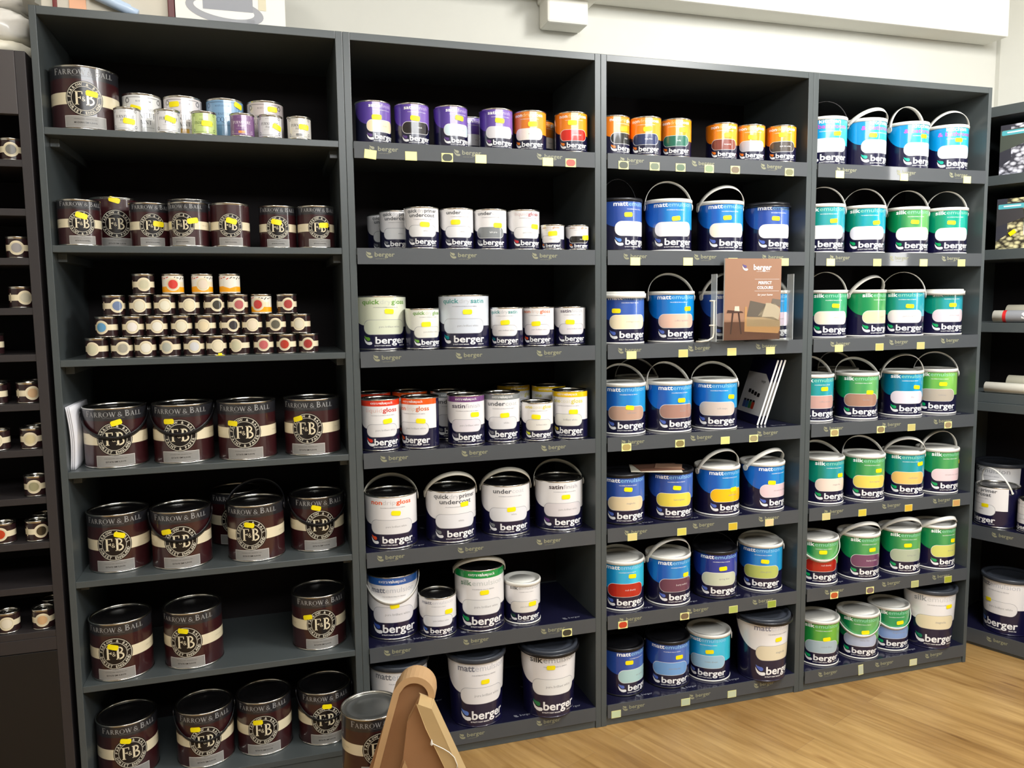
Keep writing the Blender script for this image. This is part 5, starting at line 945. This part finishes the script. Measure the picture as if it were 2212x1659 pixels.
# ------------------------------------------------------------------ left rack with sample pots
RACKF = mat((70, 65, 65), .45, 0, 'charcoal_rack_lit', .08)  # paler than the rack: stronger light on the fascia put into its colour
RACKD = mat((13, 11, 11), .5, 0, 'black_lower_panel', .08)  # lower panel coloured darker than the rest of the rack
root = empty('pot_rack', (-.5, 0, 0), 'charcoal pot rack with eleven narrow shelves left of the grey units', 'shelving unit')
def rk(name, X0, X1, Y0, Y1, Z0, Z1, m=RACK, p=None):
    mb = MB(); mb.box(X0 + .5, X1 + .5, Y0, Y1, Z0, Z1, m); return mb.build(name, p or root, bevel=.001)
rk('side_panel', -.038, -.014, .002, .30, 0, 2.047); rk('side_panel', -1.0, -.976, .002, .30, 0, 2.047)
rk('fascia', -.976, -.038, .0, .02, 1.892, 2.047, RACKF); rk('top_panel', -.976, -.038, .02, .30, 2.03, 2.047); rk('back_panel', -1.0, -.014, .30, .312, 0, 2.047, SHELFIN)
LZ = [1.781, 1.659, 1.535, 1.408, 1.288, 1.16, 1.039, .912, .791, .672, .548]
for z in LZ: rk('shelf', -.976, -.038, .004, .30, z - .018, z)
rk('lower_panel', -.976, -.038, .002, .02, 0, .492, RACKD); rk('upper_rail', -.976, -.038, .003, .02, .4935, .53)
RO = ['topmost', 'second', 'third', 'fourth', 'fifth', 'sixth', 'seventh', 'eighth', 'ninth', 'tenth', 'lowest']
for (r, x, yaw, sw, cn) in RACKPOTS:
    make_pot(x, .042, LZ[r], yaw, sw, 'brown sample pot with %s dot on the %s shelf of the left rack' % (cn, RO[r]), 'sample pots in the left rack')
for (r, x) in ((5, -.075), (6, -.078), (8, -.076), (10, -.07), (5, -.16)):
    make_pot(x, .115, LZ[r], 20, None, 'plain brown pot behind another on the %s shelf of the left rack%s' % (RO[r], ', partly off frame' if x < -.1 else ''), 'sample pots in the left rack')
# ------------------------------------------------------------------ packs on top of the units
def pk(root, name, X0, X1, Y0, Y1, Z0, Z1, m, bev=.002):
    mb = MB(); mb.box(X0, X1, Y0, Y1, Z0, Z1, m); return mb.build(name, root, bevel=bev)
T0 = 2.1606
r1 = empty('picture_box', (.475, .045, T0), 'white carton printed with a grey ring shape, on top of the leftmost grey unit', 'box')
mb = MB(); mb.box(-.137, .145, 0, .2, 0, .26, mat((238, 236, 228), .6, 0, 'white_carton', .02))
ff = lambda u, v, o: (u, -.0002 - o, v)
gr = mat((158, 160, 165), .5, 0, 'grey_print'); gw = mat((238, 236, 230), .5, 0, 'white_print')
def ell(cx, cy, rx, ry, n=40, rot=0): return poly([(cx + rx * cos(2 * pi * k / n) * cos(rot) - ry * sin(2 * pi * k / n) * sin(rot), cy + rx * cos(2 * pi * k / n) * sin(rot) + ry * sin(2 * pi * k / n) * cos(rot)) for k in range(n)])
put_flat(mb, ell(-.012, .042, .10, .036, rot=-.12), gr, ff, 1); put_flat(mb, ell(-.014, .045, .078, .022, rot=-.12), gw, ff, 2); put_flat(mb, rect(-.068, .06, .042, .2), mat((150, 153, 160), .5, 0, 'grey_print_b'), ff, 3)
put_flat(mb, rect(.075, .095, .05, .16), mat((215, 208, 180), .5, 0, 'beige_print'), ff, 2)
for k in range(7): put_flat(mb, rect(.045 + k * .003, .0465 + k * .003, .012, .024), gr, ff, 4)
mb.build('carton', r1)
r1 = empty('roller_pack', (.168, .04, T0), 'clear-fronted pack with a pale blue tube inside, on top beside the white carton', 'pack')
pk(r1, 'carton', -.15, .152, .012, .19, 0, .26, mat((205, 198, 182), .6, 0, 'beige_carton', .04))
pk(r1, 'end_panel', .152, .168, 0, .19, 0, .26, mat((88, 18, 20), .4, 0, 'dark_red_card'))
pk(r1, 'spine', -.122, -.112, .004, .012, 0, .26, mat((110, 24, 22), .4, 0, 'dark_red_card'))
pk(r1, 'price_sticker', -.085, -.045, .009, .0118, .012, .09, mat((238, 178, 140), .5, 0, 'peach_paper'))
mb = MB(); mb.lathe([(.0005, -.02), (.011, -.02), (.011, .0), (.014, .002), (.014, .1), (.0005, .1)], mat((185, 205, 228), .3, 0, 'pale_blue_plastic'), 24); o = mb.build('tube', r1); o.location = (.06, -.004, .018); o.rotation_euler = (0, radians(-68), 0)
r1 = empty('plastic_bag', (-.09, .03, 2.0485), 'crumpled white plastic-wrapped pack on top of the charcoal rack', 'bag')
import random as _r
def lump(name, cx, cy, cz, sx, sy, sz, m, seed):
    _r.seed(seed); mb = MB(); n, q = 28, 14; v = []
    for i in range(q + 1):
        for j in range(n):
            ph_ = -pi / 2 + pi * i / q; th = 2 * pi * j / n
            k = 1 + .05 * sin(5 * th + seed) * cos(3 * ph_) + .03 * sin(11 * th + 2 * i)
            e = .45
            f = lambda t: math.copysign(abs(t) ** e, t)
            v.append((cx + sx * f(cos(ph_)) * f(cos(th)) * k, cy + sy * f(cos(ph_)) * f(sin(th)) * k, cz + sz * f(sin(ph_)) * (k if i > q // 2 else 1)))
    mb.add(v, [(i * n + j, i * n + (j + 1) % n, (i + 1) * n + (j + 1) % n, (i + 1) * n + j) for i in range(q) for j in range(n)], m, True); return mb.build(name, r1)
film = mat((225, 222, 214), .25, 0, 'white_plastic_film', .03, .3)
lump('wrapped_pack', -.085, .12, .021, .155, .11, .0205, mat((240, 234, 214), .4, 0, 'cream_plastic_film', .02), 1)
lump('wrapped_roll', -.07, .13, .085, .13, .10, .042, film, 3); lump('wrapped_roll', -.09, .14, .17, .15, .11, .045, film, 5)
# ------------------------------------------------------------------ brochure holder on third shelf, third bay
ac = bpy.data.materials.new('clear_acrylic'); ac.use_nodes = True; pb = ac.node_tree.nodes['Principled BSDF']; pb.inputs['Base Color'].default_value = (.95, .97, .97, 1); pb.inputs['Roughness'].default_value = .04; pb.inputs['Transmission Weight'].default_value = 1.0; pb.inputs['IOR'].default_value = 1.05; pb.inputs['Specular IOR Level'].default_value = .5; pb.inputs['Alpha'].default_value = .55
rh = empty('brochure_holder', (2.085, -.014, SZ[3]), 'clear acrylic leaflet holder standing at the edge of the third shelf, third bay', 'leaflet holder')
ae = mat((214, 220, 222), .15, 0, 'acrylic_edge'); ae.node_tree.nodes['Principled BSDF'].inputs['Alpha'].default_value = .5
hb = lambda n, *a, m=ac: pk(rh, n, *a, m, 0)
hb('back_plate', -.145, .145, .017, .019, .002, .222); hb('front_plate', -.145, .145, -.015, -.0135, .002, .075); hb('side_plate', -.147, -.145, -.015, .019, .002, .222, m=ae); hb('side_plate', .145, .147, -.015, .019, .002, .222, m=ae); hb('base_plate', -.145, .145, -.017, .019, 0, .002)
mb = MB()
def tube(mb, pts, r, m, n=8):
    P = [Vector(p) for p in pts]; rings = []
    for i, p in enumerate(P):
        t = (P[min(i + 1, len(P) - 1)] - P[max(i - 1, 0)]).normalized(); a = t.orthogonal().normalized(); b_ = t.cross(a)
        if i and rings:
            pa = rings[-1][1]; a = (pa - t * pa.dot(t)).normalized(); b_ = t.cross(a)
        rings.append(([tuple(p + (a * cos(2 * pi * k / n) + b_ * sin(2 * pi * k / n)) * r) for k in range(n)], a))
    v = [q for rg, _ in rings for q in rg]
    mb.add(v, [(i * n + k, i * n + (k + 1) % n, (i + 1) * n + (k + 1) % n, (i + 1) * n + k) for i in range(len(P) - 1) for k in range(n)] + [tuple(range(n))[::-1], tuple(range((len(P) - 1) * n, len(P) * n))], m, True)
tube(mb, [(-.152, -.008, .135), (-.152, -.008, .03), (-.156, -.01, .016), (-.175, -.012, .006), (-.2, -.01, .0035), (-.212, 0, .0032)], .003, GPL)
tube(mb, [(-.168, -.008, .135), (-.145, -.008, .135)], .0025, GPL); tube(mb, [(-.168, -.008, .055), (-.145, -.008, .055)], .0025, GPL)
mb.build('bracket', rh)
rb = empty('brochure', (2.078, -.0185, SZ[3] + .0045), 'brown home colour brochure with a sofa picture, standing in the clear holder', 'brochure')
mb = MB(); w2, hh = .107, .268; mb.box(-w2, w2, -.003, .003, 0, hh, mat((238, 234, 226), .5, 0, 'paper'))
f = lambda u, v, o: (u, -.0031 - o, v)
bc = lambda c: mat(c, .35, 0, 'glossy_print', .03)
put_flat(mb, rect(-w2, w2, 0, hh), bc((148, 112, 90)), f, 1); put_flat(mb, rect(-w2, w2, 0, .06), bc((92, 62, 46)), f, 2)
for c, pts in [((70, 48, 40), [(-.098, .09), (-.035, .09), (-.04, .095), (-.095, .1)]), ((60, 40, 34), [(-.085, .02), (-.08, .02), (-.072, .09), (-.078, .09)]), ((60, 40, 34), [(-.045, .02), (-.04, .02), (-.05, .09), (-.056, .09)]),
               ((170, 128, 82), [(-.03, .028), (.1, .02), (.107, .035), (.107, .042), (-.022, .045), (-.022, .11), (-.03, .11)]), ((150, 128, 96), [(-.022, .045), (.107, .04), (.107, .06), (.08, .075), (-.022, .076)]),
               ((92, 84, 74), [(-.022, .078), (.035, .074), (.05, .118), (-.01, .13)]), ((165, 152, 128), [(.02, .078), (.1, .062), (.107, .1), (.085, .12), (.05, .122)]), ((105, 96, 86), [(.07, .12), (.107, .108), (.107, .132), (.075, .136)]), ((205, 190, 170), [(-.07, .095), (-.05, .095), (-.052, .112), (-.068, .112)])]:
    put_flat(mb, poly(pts), bc(c), f, 3)
up, lo = swoosh(-.042, .228, .022); put_flat(mb, up, bc((90, 80, 130)), f, 3); put_flat(mb, lo, WHITE, f, 3)
for tx, x, y, h_ in (('berger', .034, .231, .0185), ('PERFECT', .045, .184, .0095), ('COLOURS', .045, .168, .0095)): T, _ = text(tx, x, y, h_, .02); put_flat(mb, T, WHITE, f, 3)
T, _ = text('for your home', .045, .146, .007, 0, res=2); T = [tuple((p[0] + (p[1] - .146) * .4, p[1]) for p in t) for t in T]; put_flat(mb, T, WHITE, f, 3)
T, _ = text('QUALITY PAINT MAKERS SINCE 1760', .036, .2245, .0022, 0, res=1); put_flat(mb, T, WHITE, f, 3)
for y in (.2, .161): put_flat(mb, rect(.005, .1, y, y + .0006), WHITE, f, 3)
o = mb.build('cover', rb)
rb.rotation_euler = (radians(.6), 0, 0)
# ------------------------------------------------------------------ leaning booklets, fourth shelf, third bay
BN = ['leftmost', 'middle', 'rightmost']
for k in range(3):
    rt = empty('booklet', (2.151 + k * .0145, .045, SZ[4] + .0015), '%s of three navy and white booklets leaning on the side panel, third bay' % BN[k], 'booklet', group='booklets leaning in the third bay')
    mb = MB(); mb.box(-.003, .003, 0, .20, 0, .235, mat((225, 224, 220), .5, 0, 'paper'))
    # artwork on the left-facing cover (x = -.003)
    f = lambda u, v, o: (-.0031 - o, .20 - u, v)
    put_flat(mb, rect(0, .2, 0, .235), mat((26, 24, 62), .3, 0, 'navy_cover'), f, 1)
    put_flat(mb, poly([(.0, .03), (.2, .03), (.2, .15), (.15, .18), (0, .18)]), mat((218, 216, 216), .35, 0, 'white_cover'), f, 2)
    for q, c in enumerate(((70, 90, 150), (60, 110, 170), (60, 130, 80), (190, 60, 40))): put_flat(mb, rrect(.045 + q * .025, .06, .024, .026, .004), mat(c, .35, 0, 'picture_print'), f, 3); put_flat(mb, rect(.035 + q * .025, .055 + q * .025, .072, .079), mat((24, 24, 28), .35, 0, 'picture_print_dark'), f, 4)
    for q in range(4): put_flat(mb, rrect(.06 + q * .027, .11 - .003 * q, .022, .014, .003), mat((30, 26, 28), .35, 0, 'picture_print_dark'), f, 3)
    T, _ = text('berger', .15, .148, .01, .02, res=1); put_flat(mb, T, mat((60, 60, 70), .4, 0, 'dark_ink'), f, 3)
    mb.build('cover', rt); rt.rotation_euler = (0, radians(17.5), radians(-11))
# loose colour cards on the black-lidded tubs
zc = SZ[5] + .1685
for k, (cx, cy, w_, h_, rz, c, nm) in enumerate([(1.775, .075, .17, .12, -22, (214, 208, 188), 'cream'), (1.79, .085, .15, .11, -10, (112, 78, 62), 'brown'), (1.83, .085, .09, .07, -30, (160, 124, 100), 'tan')]):
    mb = MB(); mb.box(-w_ / 2, w_ / 2, -h_ / 2, h_ / 2, 0, .0012, mat(c, .5, 0, 'card', .06)); o = mb.build('colour_card'); o.location = (cx, cy, zc + k * .0014); o.rotation_euler = (0, 0, radians(rz)); tag(o, 'loose %s colour card lying across two black-lidded tubs, fifth shelf, third bay' % nm, 'card', 'loose colour cards on the tub lids')
mb = MB(); mb.box(-.012, .012, -.003, .004, 0, .0008, YEL); mb.box(-.006, .004, -.004, -.001, .0008, .007, YEL); o = mb.build('yellow_sticker'); o.location = (.41, .012, SZ[3] + .0003); o.rotation_euler = (0, 0, .3); tag(o, 'loose folded yellow sticker on the shelf in front of the pot pyramid', 'sticker')
# white magazines at left of the fourth shelf
for k in range(3):
    rt = empty('magazine', (.0174 + .0042 * k, .03, SZ[4] + .0007), 'bent white magazine leaning on the left panel, %s of three, leftmost bay' % ['outermost', 'middle', 'innermost'][k], 'magazine', group='white magazines at the left of the fourth shelf')
    mb = MB(); n = 14; P = []
    for i in range(n + 1):
        z = .172 * i / n; x = .006 * sin(pi * i / n) + .001 * i / n
        P.append((x, z))
    v = []
    for (x, z) in P:
        for y in (0, .2):
            for t in (0, .0035): v.append((x + t, y - .02 * (z / .172), z))
    F = []
    for i in range(n):
        a, b_ = i * 4, i * 4 + 4
        F += [(a, b_, b_ + 1, a + 1), (a + 2, a + 3, b_ + 3, b_ + 2), (a, a + 2, b_ + 2, b_), (a + 1, b_ + 1, b_ + 3, a + 3)]
    F += [(0, 1, 3, 2), (n * 4, n * 4 + 2, n * 4 + 3, n * 4 + 1)]
    mb.add(v, F, mat((224, 224, 230), .45, 0, 'white_paper', .02), True); mb.build('pages', rt)
# ------------------------------------------------------------------ right rack, turned towards the room
wa = radians(21.6); wd_ = Vector((sin(wa), -cos(wa), 0)); wn = Vector((cos(wa), sin(wa), 0)); W0 = Vector((3.228, .121, 0))
WZ = atan2(wd_.y, wd_.x)
def wl(x, y, z): return W0 + wd_ * x + wn * y + Vector((0, 0, z))
root = empty('angled_shelving_unit', W0, 'dark grey shelving unit turned at an angle at the right edge', 'shelving unit', WZ)
def wb(name, X0, X1, Y0, Y1, Z0, Z1, m=SHELF): return pk(root, name, X0, X1, Y0, Y1, Z0, Z1, m, .001)
WX0, WX1, WDp = -.125, .80, .35
wb('side_panel', WX0, WX0 + .018, .0, WDp, 0, 2.131); wb('side_panel', WX1, WX1 + .02, 0, WDp, 0, 2.131); wb('top_panel', WX0 + .018, WX1, .0005, WDp, 2.093, 2.131); wb('back_panel', WX0, WX1 + .02, WDp, WDp + .008, 0, 2.131, SHELFIN)
for a, c in ((1.835, 1.872), (1.552, 1.591), (1.272, 1.309), (.996, 1.033), (.962, .9955), (.45, .4955), (.0, .0675)):
    wb('shelf', WX0 + .018, WX1, .001 if c != .9955 else -.012, WDp, a, c)
for z0, z1, lb in ((.443, .497, 'lower-middle'), (.012, .069, 'bottom')):
    rt = empty('shelf_liner', wl(0, 0, z1), 'grey card liner on the %s shelf of the angled right unit' % lb, 'shelf liner', WZ, 'printed liners on the shelf edges')
    mb = MB(); mb.box(WX0 + .02, WX1 - .002, -.006, -.002, z0 - z1, 0, LIP)
    up, lo = swoosh(.06, -.033, .02); f = lambda u, v, o: (u, -.0061 - o, v); put_flat(mb, up, LOGOC, f); put_flat(mb, lo, LOGOC, f); T, _ = text('berger', .085, -.028, .014, .02, 'l'); put_flat(mb, T, LOGOC, f); mb.build('front_lip', rt)
    mb = MB(); mb.box(WX0 + .02, WX1 - .002, -.002, WDp - .01, -.0014, 0, TRAY); mb.build('tray', rt)
def pebble(name, c0, c1, sc):
    m = bpy.data.materials.new(name); m.use_nodes = True; nt = m.node_tree; N = nt.nodes.new; L = nt.links.new; b = nt.nodes['Principled BSDF']; b.inputs['Roughness'].default_value = .2
    tc = N('ShaderNodeTexCoord'); mp = N('ShaderNodeMapping'); mp.inputs['Scale'].default_value = (sc, sc, sc * 1.5); L(tc.outputs['Object'], mp.inputs[0]); v = N('ShaderNodeTexVoronoi'); v.inputs['Scale'].default_value = 1; L(mp.outputs[0], v.inputs['Vector'])
    r = N('ShaderNodeValToRGB'); r.color_ramp.elements[0].position = .25; r.color_ramp.elements[0].color = tuple(lin(q) for q in c0) + (1,); r.color_ramp.elements[1].position = .72; r.color_ramp.elements[1].color = tuple(lin(q) for q in c1) + (1,); L(v.outputs['Distance'], r.inputs[0]); L(r.outputs[0], b.inputs['Base Color']); return m
for z, c0, c1, lb, hgt, stk in ((1.8725, (225, 226, 238), (70, 70, 78), 'white pebble picture pack on the top shelf of the angled right unit', .185, 0), (1.5915, (222, 214, 165), (62, 58, 50), 'yellowish pebble picture pack with yellow sticker, second shelf of the angled right unit', .19, 1)):
    rt = empty('pebble_pack', wl(.30, .012, z), lb, 'pack', WZ, 'pebble picture packs in the angled unit')
    mb = MB(); mb.box(-.285, .2, 0, .12, 0, hgt, pebble('pebble_print', c0, c1, 55)); f = lambda u, v, o: (u, -.0004 - o, v)
    put_flat(mb, poly([(-.285, .03), (-.245, .055), (-.25, hgt), (-.285, hgt)]), mat((60, 60, 68), .3, 0, 'dark_print'), f, 1); put_flat(mb, poly([(-.285, hgt - .02), (-.2, hgt - .015), (-.19, .115), (-.235, .10), (-.285, .085)]), mat((78, 84, 76) if not stk else (66, 64, 66), .3, 0, 'dark_print_b'), f, 2)
    put_flat(mb, rrect(-.235, hgt - .03, .09, .018, .004, .0), mat((90, 175, 185), .3, 0, 'teal_print'), f, 3); put_flat(mb, rrect(-.232, hgt - .029, .06, .005, .002, .0), WHITE, f, 4)
    put_flat(mb, rect(-.19, -.1, .05, hgt), mat((228, 230, 232), .3, 0, 'white_panel'), f, 3); put_flat(mb, rect(-.19, -.1, .085, .105), mat((120, 165, 155), .3, 0, 'green_panel'), f, 4)
    mb.build('carton', rt)
    if stk:
        mb = MB(); mb.box(-.012, .012, -.0008, 0, -.008, .008, YEL); o = mb.build('price_sticker', rt); o.location = (-.228, -.0012, .06); o.rotation_euler = (0, radians(-35), 0)
def roll(x, y, z, r, L, m, lab, core=True, art=False):
    rt = empty('paper_roll', wl(x, y, z + r), lab, 'paper roll', WZ, 'paper rolls in the angled unit')
    mb = MB(); mb.lathe([(r * .35, 0), (r * .9, -.0), (r, .001), (r, L - .001), (r * .9, L), (r * .35, L), (r * .35, 0)], m, 32)
    if art:
        for z0, z1, c in ((.036, .048, (200, 40, 40)), (.048, .5, (140, 142, 146))):
            mb.lathe([(r + .0004, z0), (r + .0004, min(z1, L - .02))], mat(c, .4, 0, 'wrapper_print'), 32)
        f = lambda u, v, o: ((r + .0008) * sin(v / r - .35), -(r + .0008) * cos(v / r - .35), u)
    o = mb.build('roll', rt); o.rotation_euler = (0, radians(90), 0)
    if art:
        T, _ = text('SO', .13, -.012, .024, .04, sx=1.3); mb = MB(); put_flat(mb, T, WHITE, lambda u, v, o: (u, -(r + .001) * cos(v / r + .2), (r + .001) * sin(v / r + .2))); mb.build('lettering', rt)
WR = mat((226, 222, 208), .6, 0, 'white_roll_paper', .02); GRL = mat((200, 196, 176), .6, 0, 'cream_roll_paper', .03)
roll(.018, .026, 1.3095, .0235, .55, WR, 'thin white roll with red and grey wrapper, third shelf of the angled right unit', art=True)
roll(.045, .085, 1.3095, .034, .53, GRL, 'thick cream paper roll behind the wrapped roll, third shelf of the angled right unit')
roll(.0, .024, 1.0335, .021, .6, WR, 'long plain white roll at the front, fourth shelf of the angled right unit')
roll(.06, .085, 1.0335, .034, .53, GRL, 'thick cream roll at the back, fourth shelf of the angled right unit')
def wcan(t, x, y, z, yaw, d, lab, sk=None, ph=None):
    R, H = {'B25': (.079, .161), 'T5': (.0915, .225), 'B7': (.056, .13)}[t]
    p = wl(x, y, z); make_can(t, R, H, p.x, p.y, z, yaw + math.degrees(WZ), d, lab, 'white tins and tubs in the angled unit', sk, ph)
d9 = dict(D[42]); d9.update(h='up', hc='w', thin=1); wcan('B25', .042, .083, .4975, -34, d9, 'white primer tin with thin raised handle, lower-middle shelf of the angled right unit', (.03, .085), 22)
d8 = dict(D[70]); d8.pop('h', None); 
wcan('B7', .182, .06, .4975, -25, dict(D[65]), 'small white tin cut off by the right edge of view, angled right unit')
wcan('T5', -.008, .246, .4975, -12, d8, 'big tub behind the primer tin, lower-middle shelf of the angled right unit')
d7 = dict(D[69]); d7['h'] = None; wcan('T5', .092, .10, .0695, -8, d7, 'big white tub with black lid, bottom shelf of the angled right unit', (-.035, .13))
# ------------------------------------------------------------------ wooden stand in the foreground
EO = Vector((.84912, -.45151, 0)); ea = atan2(-.29, .957)
root = empty('wooden_stand', EO, 'light wooden A-shaped folding stand with rounded top in front of the shelves', 'wooden stand', ea)
WD1 = mat((186, 150, 108), .5, 0, 'wood_lit', .12); WD2 = mat((158, 116, 80), .55, 0, 'brown_board', .08); WD3 = mat((186, 158, 112), .5, 0, 'pale_wood', .1)  # paler first wood puts the lit look of the leg edges into colour
def leg_pts(x0, x1, xb0, xb1, zt, r):
    return None
# left leg: board with a rounded head, raised edge
cx, cz, r = .004, .452, .048
out = [(cx + r * cos(a), cz + r * sin(a)) for a in [radians(160 - k * 10) for k in range(20)]]
out = out + [(.045, .36), (.03, .20), (.0, 0), (-.205, 0)]
mb = MB(); prism(mb, out, 0, .045, WD2, WD1); mb.build('rear_leg', root, bevel=.002)
# raised rim along the left side and over the head
ctr = [(-.197, 0.002), (-.094, .27), (-.066, .372), (-.040, .462)] + [(cx + (r - .006) * cos(a), cz + (r - .006) * sin(a)) for a in [radians(150 - k * 12) for k in range(14)]]
L_, Rr = [], []
for i, (x, z) in enumerate(ctr):
    a = Vector(ctr[max(i - 1, 0)]); b_ = Vector(ctr[min(i + 1, len(ctr) - 1)]); t = (b_ - a).normalized(); n_ = Vector((-t.y, t.x)); L_.append((x + n_.x * .008, z + n_.y * .008)); Rr.append((x - n_.x * .008, z - n_.y * .008))
mb = MB(); v = [(x, y, z) for y in (-.022, .03) for x, z in L_ + Rr]; n_ = len(ctr); N2 = 2 * n_; F = []
for i in range(n_ - 1):
    F += [(i, i + 1, n_ + i + 1, n_ + i), (N2 + i, N2 + n_ + i, N2 + n_ + i + 1, N2 + i + 1), (i, N2 + i, N2 + i + 1, i + 1), (n_ + i, n_ + i + 1, N2 + n_ + i + 1, N2 + n_ + i)]
F += [(0, n_, N2 + n_, N2), (n_ - 1, N2 + n_ - 1, N2 + N2 - 1, N2 - 1)]
mb.add(v, F, WD1); mb.build('edge_rim', root)
# front leg: pointed board with pale side rail
mb = MB(); prism(mb, [(.018, .455), (.040, .446), (.104, .24), (.185, 0), (-.115, 0), (-.025, .3), (-.012, .40)], -.045, -.02, WD2, WD1); mb.build('front_leg', root, bevel=.0015)
mb = MB(); prism(mb, [(.018, .458), (.05, .446), (.131, .253), (.235, 0), (.195, 0), (.100, .253), (.036, .4)], -.075, -.02, WD3, WD3); mb.build('side_rail', root, bevel=.002)
mb = MB(); prism(mb, [(-.02, .30), (-.008, .27), (-.016, .22), (-.05, .0), (-.115, 0), (-.06, .2)], -.052, -.045, WD1, WD1); mb.build('inner_batten', root, bevel=.001)
mb = MB(); tube(mb, [(.048, -.079, .366), (.06, -.08, .360), (.078, -.082, .352), (.092, -.084, .344), (.104, -.082, .330), (.11, -.08, .31), (.108, -.078, .292)], .0011, WPL, 6); mb.lathe([(.0005, 0), (.004, .004), (.001, .016)], WPL, 10, .05, -.079); 
for i in range(len(mb.v) - 30, len(mb.v)): x, y, z = mb.v[i]; mb.v[i] = (x, y, z + .358)
mb.build('cord', root)
